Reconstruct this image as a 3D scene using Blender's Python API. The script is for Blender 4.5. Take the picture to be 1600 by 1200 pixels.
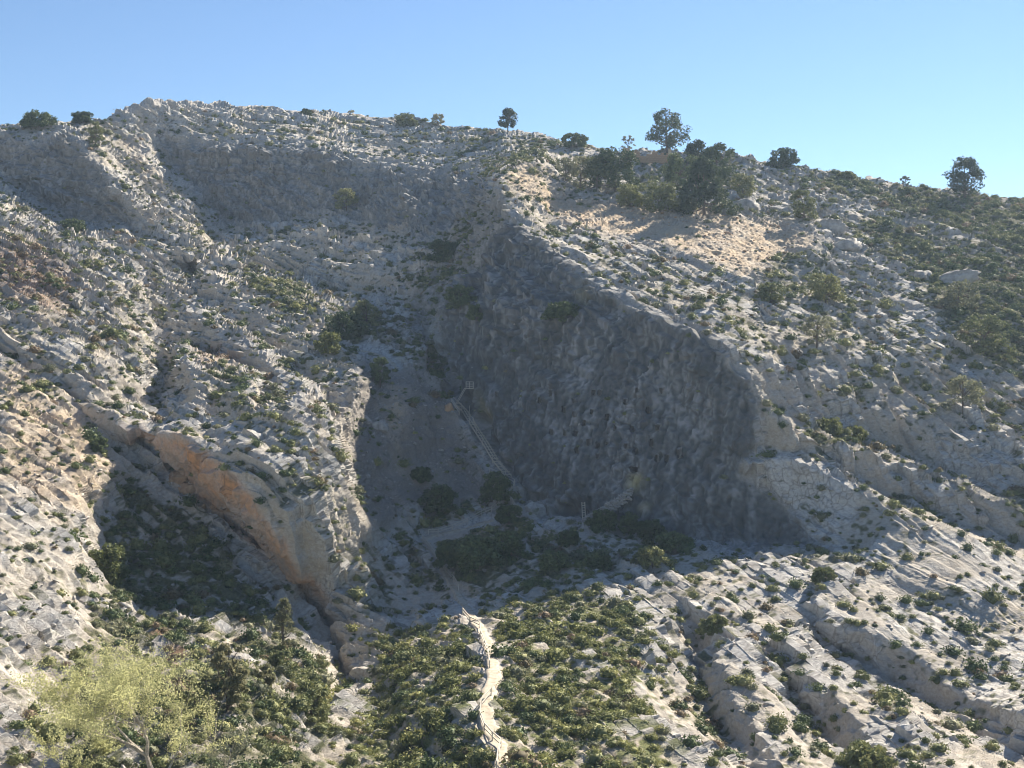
import bpy, math, random, time
import numpy as np
from mathutils import Vector, Matrix
from mathutils.geometry import delaunay_2d_cdt

T0 = time.time()
for o in list(bpy.data.objects):
    bpy.data.objects.remove(o)
scene = bpy.context.scene
COL = scene.collection

# ------------------------------------------------------------------ camera, sky, sun, exposure
F = 2000.0                    # focal length in units of a 1600 wide frame
U0, V0 = 800.0, 560.0         # principal column, eye level line
cam_d = bpy.data.cameras.new('camera')
cam_d.sensor_width = 36.0
cam_d.lens = 36.0 * F / 1600.0
cam_d.shift_y = -(600.0 - V0) / 1600.0
cam_d.clip_start = 0.5
cam_d.clip_end = 9000.0
cam = bpy.data.objects.new('camera', cam_d)
cam.location = (0, 0, 0)
cam.rotation_euler = (math.radians(90), 0, 0)
COL.objects.link(cam)
scene.camera = cam

SUN_AZ = math.radians(38)     # to the right of the view direction
SUN_EL = math.radians(36)
SUN = np.array([math.sin(SUN_AZ) * math.cos(SUN_EL), math.cos(SUN_AZ) * math.cos(SUN_EL), math.sin(SUN_EL)])
world = bpy.data.worlds.new('World')
scene.world = world
world.use_nodes = True
wn = world.node_tree
wn.nodes.clear()
sky = wn.nodes.new('ShaderNodeTexSky')
sky.sky_type = 'NISHITA'
sky.sun_disc = False
sky.sun_elevation = SUN_EL
sky.sun_rotation = SUN_AZ
sky.altitude = 650
sky.air_density = 1.0
sky.dust_density = 0.0
sky.ozone_density = 4.5
bg = wn.nodes.new('ShaderNodeBackground')
bg.inputs['Strength'].default_value = 0.05
wo = wn.nodes.new('ShaderNodeOutputWorld')
wn.links.new(sky.outputs[0], bg.inputs['Color'])
wn.links.new(bg.outputs[0], wo.inputs['Surface'])

sun_d = bpy.data.lights.new('sun', 'SUN')
sun_d.energy = 5.0
sun_d.angle = math.radians(0.53)
sun_d.color = (1.0, 0.90, 0.755)
sun = bpy.data.objects.new('sun', sun_d)
sun.rotation_euler = Vector(SUN).to_track_quat('Z', 'Y').to_euler()
sun.location = (150, 150, 300)
COL.objects.link(sun)

scene.view_settings.view_transform = 'Standard'
scene.view_settings.look = 'None'
scene.view_settings.exposure = 1.5
scene.view_settings.gamma = 1.0
scene.view_settings.use_curve_mapping = False
HAZE = 0.00012
scene.cycles.volume_bounces = 0
scene.cycles.max_bounces = 6
scene.cycles.diffuse_bounces = 3
scene.cycles.transparent_max_bounces = 6
scene.cycles.filter_width = 1.0
scene.cycles.use_denoising = True
scene.cycles.denoiser = 'OPENIMAGEDENOISE'
scene.cycles.denoising_input_passes = 'RGB_ALBEDO_NORMAL'
scene.cycles.denoising_prefilter = 'ACCURATE'

rng = np.random.default_rng(7)
random.seed(7)

# ------------------------------------------------------------------ numeric noise
def _hash(ix, iy, iz, seed):
    h = (ix * np.uint32(374761393) + iy * np.uint32(668265263) + iz * np.uint32(2246822519) + np.uint32((seed * 3266489917) & 0xffffffff))
    h ^= h >> np.uint32(15); h *= np.uint32(2246822519); h ^= h >> np.uint32(13); h *= np.uint32(3266489917); h ^= h >> np.uint32(16)
    return h

_G = np.array([(1,1,0),(-1,1,0),(1,-1,0),(-1,-1,0),(1,0,1),(-1,0,1),(1,0,-1),(-1,0,-1),(0,1,1),(0,-1,1),(0,1,-1),(0,-1,-1),(1,1,0),(0,-1,1),(-1,1,0),(0,-1,-1)], np.float32)

def perlin(x, y, z, seed=0):
    """gradient noise about -0.8..0.8"""
    x = np.asarray(x, np.float32); y = np.asarray(y, np.float32); z = np.asarray(z, np.float32)
    xf, yf, zf = np.floor(x), np.floor(y), np.floor(z)
    ix, iy, iz = xf.astype(np.int32).view(np.uint32), yf.astype(np.int32).view(np.uint32), zf.astype(np.int32).view(np.uint32)
    fx, fy, fz = x - xf, y - yf, z - zf
    w = lambda t: t * t * t * (t * (t * 6 - 15) + 10)
    wx, wy, wz = w(fx), w(fy), w(fz)
    one = np.uint32(1)
    def corner(dx, dy, dz):
        g = _G[(_hash(ix + one * np.uint32(dx), iy + one * np.uint32(dy), iz + one * np.uint32(dz), seed) & np.uint32(15))]
        return g[..., 0] * (fx - dx) + g[..., 1] * (fy - dy) + g[..., 2] * (fz - dz)
    r = []
    for dz in (0, 1):
        a = corner(0, 0, dz); b = corner(1, 0, dz); c = corner(0, 1, dz); d = corner(1, 1, dz)
        ab = a + wx * (b - a); cd = c + wx * (d - c)
        r.append(ab + wy * (cd - ab))
    return r[0] + wz * (r[1] - r[0])

def cells(x, y, z, seed=0):
    """rounded-neighbourhood cellular noise: F1, F2, value of the nearest cell"""
    x = np.asarray(x, np.float32); y = np.asarray(y, np.float32); z = np.asarray(z, np.float32)
    bx, by, bz = np.floor(x - 0.5), np.floor(y - 0.5), np.floor(z - 0.5)
    f1 = np.full(x.shape, 9, np.float32); f2 = f1.copy(); val = np.zeros(x.shape, np.float32)
    for dx in (0, 1):
        for dy in (0, 1):
            for dz in (0, 1):
                cx, cy, cz = bx + dx, by + dy, bz + dz
                h = _hash(cx.astype(np.int32).view(np.uint32), cy.astype(np.int32).view(np.uint32), cz.astype(np.int32).view(np.uint32), seed)
                px = cx + .15 + .7 * (h & np.uint32(1023)).astype(np.float32) / 1023
                py = cy + .15 + .7 * ((h >> np.uint32(10)) & np.uint32(1023)).astype(np.float32) / 1023
                pz = cz + .15 + .7 * ((h >> np.uint32(20)) & np.uint32(1023)).astype(np.float32) / 1023
                d = np.sqrt((px - x) ** 2 + (py - y) ** 2 + (pz - z) ** 2)
                m = d < f1
                f2 = np.where(m, f1, np.minimum(f2, d))
                val = np.where(m, ((h >> np.uint32(5)) & np.uint32(255)).astype(np.float32) / 255, val)
                f1 = np.where(m, d, f1)
    return f1, f2, val

def sstep(a, b, x):
    t = np.clip((x - a) / (b - a), 0, 1)
    return t * t * (3 - 2 * t)

# ------------------------------------------------------------------ survey of the hillside
# every point: bearing column u, elevation row v (angles seen from the viewpoint), forward distance in metres
def world_pt(u, v, d):
    return np.array([(u - U0) / F * d, d, (V0 - v) / F * d])

SKY = [(-420,222,425),(-250,215,420),(-100,205,412),(0,196,402),(60,193,402),(110,190,408),(155,188,412),(190,174,418),(235,160,430),(270,159,438),(330,163,448),
 (400,168,458),(470,174,462),(540,178,474),(620,185,468),(700,195,457),(770,203,443),(840,212,424),(880,219,406),(905,226,396),(950,237,392),(1000,240,388),
 (1040,238,385),(1100,240,385),(1150,247,385),(1200,256,384),(1260,264,382),(1330,275,378),(1400,286,374),(1470,299,370),(1530,306,366),(1600,312,362),(1720,325,352),(1850,345,340),(2020,368,330)]

LINES = dict(
 left_cliff_lip=[(-250,222,405),(0,204,394),(38,222,389),(63,224,389),(95,204,393),(120,216,390),(136,240,384),(170,275,377),(198,318,371)],
 left_cliff_base=[(-250,290,388),(0,272,390),(35,305,384),(101,342,379),(140,355,374),(196,357,369),(230,358,370)],
 rib_right=[(160,215,400),(200,262,398),(235,300,394),(270,325,392),(300,350,386)],
 chute=[(200,205,414),(225,245,408),(262,290,404),(310,335,394)],
 back_cliff_top=[(243,205,424),(300,222,422),(380,228,422),(440,229,421),(500,233,420),(560,250,417),(620,262,412),(690,268,405),(738,262,397)],
 back_cliff_base=[(262,262,420),(308,292,415),(328,330,407),(352,357,401),(420,350,404),(465,345,405),(504,336,403),(545,345,396),(600,360,380),(650,378,363),(690,372,358),(728,340,358)],
 apron_low=[(330,388,380),(392,404,368),(451,396,369),(490,389,369),(525,411,360),(560,418,354),(600,428,346),(640,432,336)],
 low_cliff_base=[(300,420,366),(392,424,364),(413,426,363),(455,439,360),(518,461,351),(560,459,346),(600,467,337),(636,475,324)],
 main_base=[(743,322,350),(705,378,341),(665,430,326),(652,470,314),(662,520,298),(690,575,277),(715,625,263),(745,680,252),(775,735,243),(800,757,238),(850,797,230),(900,810,226),(950,817,222),(1000,833,217),(1060,849,213),(1150,857,208),(1240,857,202),(1340,872,192)],
 main_ledge=[(672,492,303),(695,487,288),(722,484,275),(760,481,264),(800,479,258),(850,485,251),(900,500,246),(940,507,242),(980,508,237)],
 main_crest=[(754,330,322),(769,296,316),(785,315,302),(800,335,291),(830,365,278),(870,395,266),(905,425,257),(940,450,249),(980,475,241),(1020,495,234),(1060,512,228),(1100,530,222),(1138,548,218),(1140,572,216),(1176,600,213)],
 upper_edge=[(769,296,316),(780,275,319),(815,256,330),(850,252,338)],
 behind_edge=[(741,310,360),(752,280,374),(768,262,384),(808,246,384),(850,240,380)],
 slope_cut=[(1176,552,221),(1222,588,223),(1278,600,226),(1341,617,228),(1362,641,227),(1418,656,226),(1495,677,224),(1547,707,221),(1600,729,218),(1720,780,208),(1850,830,198)],
 trough_one=[(1190,604,216),(1206,632,217),(1264,656,220),(1306,680,222),(1355,691,224),(1390,706,224),(1425,722,223),(1477,746,221),(1530,762,219),(1600,775,216),(1720,820,206),(1850,880,195)],
 rib_one=[(1176,600,213),(1190,629,211),(1208,651,210),(1236,666,210),(1262,675,210)],
 rib_two=[(1246,692,209),(1302,694,211),(1369,701,213),(1407,724,212.5),(1460,748,211),(1523,772,209),(1565,790,207),(1600,811,205),(1720,870,196),(1850,930,186)],
 trough_two=[(1200,706,211),(1250,709,211),(1292,733,210),(1345,758,211),(1400,784,211),(1450,803,209.5),(1505,822,207.5),(1540,838,205.5),(1600,860,203),(1720,920,194),(1850,985,184)],
 rib_three=[(1159,727,209),(1194,716,208),(1250,719,207),(1285,737,206),(1337,762,202.5),(1390,790,200),(1442,811,198),(1495,832,195),(1530,853,192),(1600,892,187),(1720,960,175),(1850,1030,163)],
 slab_left=[(1150,735,211),(1170,748,210),(1236,800,206),(1285,832,201),(1337,860,195),(1356,876,189)],
 low_ridge=[(955,905,186),(1000,882,191),(1070,869,195),(1140,863,197),(1240,860,196),(1330,880,187)],
 rib_a=[(1098,950,172),(1117,969,168),(1138,1039,154),(1145,1095,143),(1173,1123,138),(1215,1195,125)],
 foot_a=[(1072,960,173),(1086,994,171),(1094,1066,158),(1108,1122,147),(1142,1154,140),(1180,1215,124)],
 rib_b=[(1252,1030,156),(1285,1062,150),(1312,1092,145),(1345,1125,139),(1400,1200,126)],
 foot_b=[(1232,1054,158),(1252,1110,152),(1284,1150,145),(1320,1184,138),(1365,1230,124)],
 rib_c=[(1278,946,173),(1306,982,168),(1376,992,166),(1425,1020,163),(1474,1060,157),(1520,1095,151),(1565,1130,144),(1620,1170,136),(1700,1230,127)],
 foot_c=[(1258,960,174),(1284,1012,171),(1344,1040,167.5),(1404,1076,163),(1456,1106,157),(1505,1128,148),(1550,1165,141),(1600,1205,133)],
 bed_edge=[(-420,440,285),(-250,470,268),(0,522,248),(42,545,243),(105,562,238),(122,600,230),(150,640,222),(190,655,217),(224,662,214),(262,674,209),(301,690,203),(364,732,194),(406,785,187.5),(441,832,185),(465,880,184),(504,930,185),(527,972,182.5),(548,1046,174)],
 bed_foot=[(-420,462,284),(-250,495,267),(0,546,247),(40,568,242),(98,588,237),(112,622,230),(143,660,222),(184,688,216),(224,681,214.5),(252,698,209.5),(281,719,205),(315,747,199.5),(350,778,194.5),(385,806,190),(406,831,187),(437,868,185),(458,896,184.5),(490,931,186),(514,955,184.5),(528,993,181.5),(545,1052,174.5)],
 cave_floor=[(220.0,686.0,220.5),(248.0,704.0,215.5),(277.0,728.0,214.0),(311.0,757.0,210.5),(346.0,791.0,208.5),(381.0,820.0,205.0),(402.0,842.0,199.0),(433.0,876.0,193.0),(454.0,901.0,190.5),(486.0,936.0,192.0),(510.0,960.0,190.5),(524.0,998.0,187.5),(541.0,1057.0,180.5)],
 ravine_rim=[(185,702,216),(215,725,214),(245,755,211),(280,785,207),(320,820,203),(365,862,198),(400,905,192),(440,950,186),(480,1000,182),(505,1045,171),(520,1090,164)],
 spur_edge=[(297,578,240),(303,630,224),(315,669,212),(385,704,195.5),(420,725,191.5),(500,790,184),(545,850,186)],
 ledge_A=[(292,398,348),(330,435,326),(374,471,306),(451,527,280),(490,568,262),(525,606,248)],
 foot_A=[(268,425,344),(308,462,322),(350,492,304),(428,546,279),(470,586,261),(508,620,247)],
 ledge_B=[(330,510,284),(380,540,268),(434,574,253),(453,606,242)],
 foot_B=[(312,545,283),(360,568,267),(414,596,252),(438,622,241)],
 dark_gully=[(238,432,336),(262,485,310),(272,540,286),(262,600,262),(245,640,242)],
 left_gully_side=[(205,405,346),(228,445,330),(244,505,302),(245,560,276),(228,620,246)],
)
PTS = """-420,260,410 -420,330,370 -420,560,250 -420,700,205 -420,850,165 -420,1000,138 -420,1200,108 -420,1480,80
-250,330,362 -250,400,315 -250,560,238 -250,700,195 -250,850,163 -250,1000,137 -250,1200,106 -250,1480,80
0,300,366 60,335,366 150,365,360 0,380,312 100,420,306 180,455,300 0,450,276 120,515,264 200,565,254 60,490,262
0,600,226 90,650,216 0,700,196 120,740,196 0,800,174 110,830,179 0,950,148 90,950,156 0,1100,124 100,1100,131 0,1210,109 100,1210,114 0,1480,80
170,850,193 250,850,198 300,880,193 200,920,182 270,950,180 350,950,183 400,1000,173 300,1050,149 200,1050,147 380,1060,140 450,1100,144 500,1150,137 350,1200,113 200,1200,112 560,1210,128 200,1480,80 400,1480,80
575,1003,177 586,1060,168 602,1130,148 618,1200,130 535,1110,152
780,1200,119 757,1100,134 768,1040,147 745,975,173 720,935,189 690,880,207 660,838,216 720,830,222 775,812,229 805,768,236
700,1000,169 650,1100,144 700,1200,124 850,1000,162 880,1100,140 880,1200,120 900,930,180 830,900,196 760,870,203 640,950,187 600,900,190 560,960,181 600,950,185 640,985,180 850,850,212 900,860,206 950,860,204
600,1480,84 800,1480,86 1000,1480,88 1200,1480,88 1400,1480,88 1600,1480,86 1850,1480,84 2020,1480,84
560,910,182 520,880,180.5 600,845,201 640,875,203
430,640,212 470,690,200 520,720,199 540,780,193 575,828,193 480,620,226 520,660,218 545,700,220 560,600,240 545,640,230
600,700,234 570,760,218 590,650,243 610,800,214 650,640,248 655,572,268 690,630,256 640,600,258 680,700,247 720,760,239 660,780,229 600,620,250 700,820,224 620,720,235
560,548,274 600,562,272 590,520,288 640,505,301 625,540,282 540,510,292 500,480,306 430,450,322 480,525,286 350,420,336 300,385,356 260,375,362 330,372,388
400,590,238 350,600,236 330,640,226 390,660,208
760,400,288 800,410,276 730,420,305 690,440,312 850,440,262
815,263,334 850,276,333 900,300,334 870,330,317 960,328,322 1010,330,321 1060,340,315 1140,346,312 1260,366,305 880,362,299 960,372,292 1040,388,286 1100,410,278 1160,430,271
950,290,345 1000,285,349 1060,287,350 1140,300,342 1200,312,342 900,250,374 960,258,371 1040,262,368 1100,270,362
1000,425,263 1080,470,248 930,400,268 900,385,275
1300,340,332 1400,350,330 1500,360,327 1600,380,318 1230,410,288 1200,455,270 1300,450,277 1400,440,285 1500,440,288 1600,450,285 1200,520,237 1300,540,239 1400,560,243 1500,590,242 1600,620,240 1120,500,232
1720,420,296 1720,540,256 1720,660,229 1850,450,285 1850,580,240 1850,720,215 2020,500,262 2020,700,190 2020,900,150 2020,1150,112
1420,860,190 1500,900,181 1600,960,172 1300,800,203 1720,1040,158 1850,1120,146
1040,920,180 1020,1000,161 1000,1100,139 1000,1200,120 1060,1130,137 1180,920,181 1280,910,181 1200,1000,164 1200,1100,142 1250,1180,127 1420,940,178 1520,1000,167 1600,1060,155 1400,1110,141 1480,1180,127 1600,1110,138 1600,1250,112""" 

def build_survey():
    pts, edges = [], []
    idx = {}
    def add(p):
        k = (round(p[0], 1), round(p[1], 1))
        if k not in idx:
            idx[k] = len(pts); pts.append(p)
        return idx[k]
    def sink(p):                             # the ground round the foot of the rocky spur lies a little farther off
        w = math.exp(-((p[0] - 580) / 150) ** 2 - ((p[1] - 880) / 150) ** 2)
        return (p[0], p[1], p[2] * (1 + .07 * w))
    for ln in [SKY] + [[sink(p) for p in l] for l in LINES.values()]:
        ids = [add(p) for p in ln]
        edges += [(a, b) for a, b in zip(ids, ids[1:]) if a != b]
    for tok in PTS.split():
        add(sink(tuple(float(t) for t in tok.split(','))))
    co = [Vector((p[0], p[1])) for p in pts]
    vo, eo, fo, ov, oe, of = delaunay_2d_cdt(co, edges, [], 0, 0.01)
    dep = []
    for k, src in enumerate(ov):
        dep.append(1.0 / pts[src[0]][2] if src else None)
    for k, dd in enumerate(dep):
        if dd is None:                       # crossing of two lines
            w = sorted(range(len(pts)), key=lambda i: (pts[i][0] - vo[k].x) ** 2 + (pts[i][1] - vo[k].y) ** 2)[:2]
            dep[k] = sum(1.0 / pts[i][2] for i in w) / 2
            print('crossing near', vo[k], [pts[i] for i in w])
    return np.array([(v.x, v.y) for v in vo]), np.array(dep), fo

SV, SD, SF = build_survey()

# inverse distance rasterised on a fine angular lattice, plane by plane
RX0, RY0, RS = -420.0, 120.0, 2.0
RW, RH = int((2020 + 420) / RS) + 1, int((1480 - 120) / RS) + 1
raster = np.full((RH, RW), np.nan, np.float32)
for f in SF:
    f = list(f)
    for k in range(1, len(f) - 1):
        a, b, c = SV[f[0]], SV[f[k]], SV[f[k + 1]]
        da, db, dc = SD[f[0]], SD[f[k]], SD[f[k + 1]]
        den = (b[1] - c[1]) * (a[0] - c[0]) + (c[0] - b[0]) * (a[1] - c[1])
        if abs(den) < 1e-6:
            continue
        x0 = max(0, int((min(a[0], b[0], c[0]) - RX0) / RS)); x1 = min(RW - 1, int((max(a[0], b[0], c[0]) - RX0) / RS) + 1)
        y0 = max(0, int((min(a[1], b[1], c[1]) - RY0) / RS)); y1 = min(RH - 1, int((max(a[1], b[1], c[1]) - RY0) / RS) + 1)
        X, Y = np.meshgrid(RX0 + RS * np.arange(x0, x1 + 1), RY0 + RS * np.arange(y0, y1 + 1))
        l0 = ((b[1] - c[1]) * (X - c[0]) + (c[0] - b[0]) * (Y - c[1])) / den
        l1 = ((c[1] - a[1]) * (X - c[0]) + (a[0] - c[0]) * (Y - c[1])) / den
        l2 = 1 - l0 - l1
        m = (l0 > -1e-4) & (l1 > -1e-4) & (l2 > -1e-4)
        sub = raster[y0:y1 + 1, x0:x1 + 1]
        sub[m] = (l0 * da + l1 * db + l2 * dc)[m]
SKYU = np.array([p[0] for p in SKY]); SKYV = np.array([p[1] for p in SKY]); SKYD = np.array([p[2] for p in SKY])
# above the skyline (outside the survey) hold the skyline's distance
cols = RX0 + RS * np.arange(RW)
sk = 1.0 / np.interp(cols, SKYU, SKYD)
bad = np.isnan(raster)
raster[bad] = np.broadcast_to(sk, raster.shape)[bad]

def blur(a, n):
    for ax in (0, 1):
        for _ in range(2):
            p = np.pad(a, [(n, n) if i == ax else (0, 0) for i in (0, 1)], mode='edge')
            cs = np.cumsum(p, axis=ax, dtype=np.float64)
            z = np.zeros_like(np.take(cs, [0], axis=ax))
            cs = np.concatenate([z, cs], axis=ax)
            k = 2 * n + 1
            a = (np.take(cs, range(k, cs.shape[ax]), axis=ax) - np.take(cs, range(0, cs.shape[ax] - k), axis=ax)) / k
    return a

soft = blur(raster, 2)
softer = blur(raster, 12)

def lookup(a, u, v):
    x = np.clip((np.asarray(u, float) - RX0) / RS, 0, RW - 1.001); y = np.clip((np.asarray(v, float) - RY0) / RS, 0, RH - 1.001)
    ix, iy = x.astype(int), y.astype(int)
    fx, fy = x - ix, y - iy
    return (a[iy, ix] * (1 - fx) + a[iy, ix + 1] * fx) * (1 - fy) + (a[iy + 1, ix] * (1 - fx) + a[iy + 1, ix + 1] * fx) * fy

def dist_at(u, v):
    return 1.0 / lookup(soft, u, v)

# ------------------------------------------------------------------ zones of ground cover, as outlines in bearings
def poly_mask(pts, feather=3):
    X, Y = np.meshgrid(RX0 + RS * np.arange(RW), RY0 + RS * np.arange(RH))
    ins = np.zeros(X.shape, bool)
    n = len(pts)
    for i in range(n):
        (x0, y0), (x1, y1) = pts[i], pts[(i + 1) % n]
        if y0 == y1:
            continue
        c = ((Y < max(y0, y1)) & (Y >= min(y0, y1))) & (X < (Y - y0) / (y1 - y0) * (x1 - x0) + x0)
        ins ^= c
    return blur(ins.astype(np.float32), feather)

def line_mask(pts, half, feather=2):
    X, Y = np.meshgrid(RX0 + RS * np.arange(RW), RY0 + RS * np.arange(RH))
    best = np.full(X.shape, 1e9)
    for (x0, y0), (x1, y1) in zip(pts, pts[1:]):
        lx0, lx1 = int((min(x0, x1) - 60 - RX0) / RS), int((max(x0, x1) + 60 - RX0) / RS)
        ly0, ly1 = int((min(y0, y1) - 60 - RY0) / RS), int((max(y0, y1) + 60 - RY0) / RS)
        sx, sy = X[ly0:ly1, lx0:lx1], Y[ly0:ly1, lx0:lx1]
        t = np.clip(((sx - x0) * (x1 - x0) + (sy - y0) * (y1 - y0)) / ((x1 - x0) ** 2 + (y1 - y0) ** 2 + 1e-9), 0, 1)
        dd = np.hypot(sx - x0 - t * (x1 - x0), sy - y0 - t * (y1 - y0))
        best[ly0:ly1, lx0:lx1] = np.minimum(best[ly0:ly1, lx0:lx1], dd)
    return blur((best < half).astype(np.float32), feather)

L2 = lambda k: [(p[0], p[1]) for p in LINES[k]]
PATHS = [
 # (line of bearings, half width in metres)
 ([(800,1260),(790,1215),(782,1180),(770,1150),(757,1122),(756,1100),(766,1078),(772,1055),(771,1030),(764,1005),(753,985),(743,972)], 1.05),
 ([(743,972),(728,950),(714,925),(698,898),(686,875),(672,850),(660,842)], .85),
 ([(660,842),(690,834),(720,828),(748,820),(772,813)], .85),
 ([(560,547),(590,552),(610,562),(622,578)], .7),
]
STAIR = [(797,748),(775,722),(755,695),(740,667),(722,640),(712,628)]
M_cliff = poly_mask(L2('main_base')[5:17] + [(1290,862),(1236,800),(1170,748),(1150,735),(1194,700),(1185,660),(1186,630)] + L2('main_crest')[::-1][:-3] + [(745,420),(690,480)], 4)
M_back = poly_mask([(243,215)] + L2('back_cliff_top') + [(760,300),(728,340),(690,372),(650,378),(600,360),(545,345)] + L2('back_cliff_base')[::-1][5:], 4)
M_lcl = poly_mask(L2('left_cliff_lip') + L2('left_cliff_base')[::-1], 4)
M_talus = poly_mask([(845,318),(900,322),(960,322),(1060,335),(1140,338),(1200,345),(1262,362),(1266,380),(1225,392),(1190,420),(1160,432),(1110,410),(1060,392),(1000,376),(960,372),(900,350)], 4)
M_tan2 = np.clip(poly_mask([(780,285),(815,255),(850,266),(870,290),(930,318),(935,340),(880,345),(840,310)], 4) + .5 * poly_mask([(200,215),(225,245),(250,280),(245,300),(215,275),(190,235)], 4)
  + .8 * poly_mask([(0,560),(60,590),(180,690),(180,760),(120,800),(0,760)], 10), 0, 1)
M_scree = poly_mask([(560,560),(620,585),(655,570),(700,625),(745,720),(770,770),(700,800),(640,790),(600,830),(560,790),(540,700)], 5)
M_tanscree = np.clip(poly_mask([(600,600),(640,610),(640,650),(620,720),(690,740),(715,800),(690,815),(665,760),(610,745),(590,640)], 5), 0, 1)
M_rust = np.clip(poly_mask([(205,665)] + [(u - 2, v + 7) for u, v in L2('bed_edge')[8:18]] + L2('bed_foot')[::-1][:14], 3) + .8 * poly_mask([(255,722),(290,728),(345,775),(360,800),(410,840),(450,890),(490,935),(515,968),(505,975),(450,905),(400,860),(340,800),(270,745)], 4), 0, 1)
M_path = np.zeros_like(raster)
for pl, hw in PATHS:
    M_path = np.maximum(M_path, line_mask(pl, 13 if hw > 1 else 10, 2))
M_stair = line_mask(STAIR, 9, 2)
M_flat = np.maximum(M_path, M_stair)
M_spur = line_mask(PATHS[0][0] , 40, 6)

# shrub cover
def zone(lst):
    a = np.zeros_like(raster)
    for w, f, pts in lst:
        a = np.maximum(a, w * poly_mask(pts, f))
    return a
VEG = zone([
 (.30, 8, [(-420,200),(1000,150),(2020,300),(2020,1480),(-420,1480)]),
 (.95, 8, [(560,1000),(640,985),(730,965),(800,945),(900,925),(985,935),(1010,1000),(1000,1080),(1040,1150),(1080,1230),(1080,1480),(520,1480),(500,1200),(560,1120),(585,1050)]),
 (.42, 8, [(985,900),(1080,960),(1110,1060),(1140,1120),(1200,1220),(1080,1230),(1000,1080)]),
 (.72, 8, [(690,790),(790,790),(850,830),(960,865),(1000,860),(985,890),(900,915),(760,945),(690,915),(640,900),(600,860),(640,830)]),
 (.8, 5, [(690,842),(770,835),(800,880),(780,910),(700,890)]),
 (.5, 8, [(430,700),(520,760),(580,840),(620,880),(640,970),(560,1000),(545,1040),(470,860),(400,760),(330,690)]),
 (.85, 8, [(190,730),(250,770),(330,830),(400,910),(470,1000),(530,1080),(520,1160),(440,1100),(350,980),(260,950),(150,960),(165,850)]),
 (.75, 8, [(130,950),(260,950),(350,990),(430,1060),(540,1130),(540,1480),(60,1480),(100,1100)]),
 (1.0, 8, [(1150,250),(1260,268),(1400,290),(1620,318),(1850,350),(1850,450),(1600,420),(1480,360),(1390,330),(1290,300),(1200,275)]),
 (.88, 10, [(1350,330),(1600,400),(1850,440),(1850,640),(1620,600),(1500,560),(1460,480),(1400,410),(1330,380)]),
 (.42, 10, [(880,360),(1000,390),(1160,440),(1300,380),(1450,500),(1600,640),(1600,720),(1400,640),(1200,560),(1050,490),(930,420)]),
 (.75, 6, [(1160,400),(1240,390),(1260,375),(1275,400),(1220,440),(1180,450)]),
 (.9, 4, [(1262,660),(1300,662),(1350,690),(1330,698),(1270,690)]),
 (.8, 4, [(1370,755),(1440,775),(1500,805),(1480,815),(1400,790)]),
 (.75, 6, [(1520,750),(1600,770),(1700,800),(1700,850),(1600,840)]),
 (.85, 5, [(370,420),(430,430),(500,470),(500,500),(450,500),(390,460)]),
 (.55, 8, [(300,575),(380,560),(470,640),(500,720),(430,690),(330,650)]),
 (.6, 8, [(500,480),(600,480),(650,520),(690,600),(640,570),(560,560),(510,540)]),
 (.5, 8, [(0,560),(60,575),(150,640),(100,650),(0,610)]),
 (.5, 8, [(680,200),(780,205),(900,225),(960,240),(1150,250),(1160,300),(1000,300),(860,250),(740,225)]),
 (.40, 8, [(-50,320),(100,380),(250,500),(250,620),(100,540),(-50,470)]),
 (.7, 5, [(540,290),(580,300),(580,345),(520,350)]), (.8, 5, [(690,380),(735,380),(700,415),(670,400)]), (.8, 4, [(690,465),(740,450),(735,500),(700,490)]), (.6, 5, [(830,470),(910,480),(925,510),(850,505)]),
 (.5, 6, [(640,330),(740,330),(765,430),(700,480),(640,470)]), (.75, 4, [(560,640),(600,645),(605,680),(570,700),(545,680)]),
 (.7, 4, [(1300,590),(1350,600),(1360,640),(1300,620)]),
 (.75, 5, [(1060,1080),(1110,1090),(1150,1150),(1130,1180),(1080,1130)]), (.6, 6, [(1240,1010),(1290,1060),(1330,1120),(1290,1110),(1240,1060)]),
 (.8, 6, [(900,822),(1060,850),(1160,858),(1330,872),(1330,880),(1240,866),(1050,872),(930,850)]),
 (.95, 3, [(655,510),(690,560),(722,615),(750,660),(778,705),(795,735),(780,738),(755,700),(735,662),(700,615),(672,572)]),
 (.5, 5, [(1180,840),(1300,850),(1340,880),(1270,900),(1200,880)]),
])
VEG = np.maximum(VEG, 0)
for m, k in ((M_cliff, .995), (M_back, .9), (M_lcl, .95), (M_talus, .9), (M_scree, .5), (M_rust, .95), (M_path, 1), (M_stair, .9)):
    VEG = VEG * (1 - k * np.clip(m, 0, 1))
BROWN = zone([(.8, 10, [(-50,370),(60,390),(120,440),(100,490),(0,470),(-60,450)]), (.95, 4, [(297,552),(340,546),(382,560),(378,574),(320,568)]), (.9, 3, [(235,980),(262,975),(270,1005),(245,1012)]), (.9, 3, [(262,1015),(290,1010),(296,1038),(265,1042)])])
LUSH = zone([(.9, 10, [(520,960),(1000,930),(1080,1230),(1080,1480),(480,1480)]), (.6, 10, [(370,420),(500,470),(500,500),(400,470)])])

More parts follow.
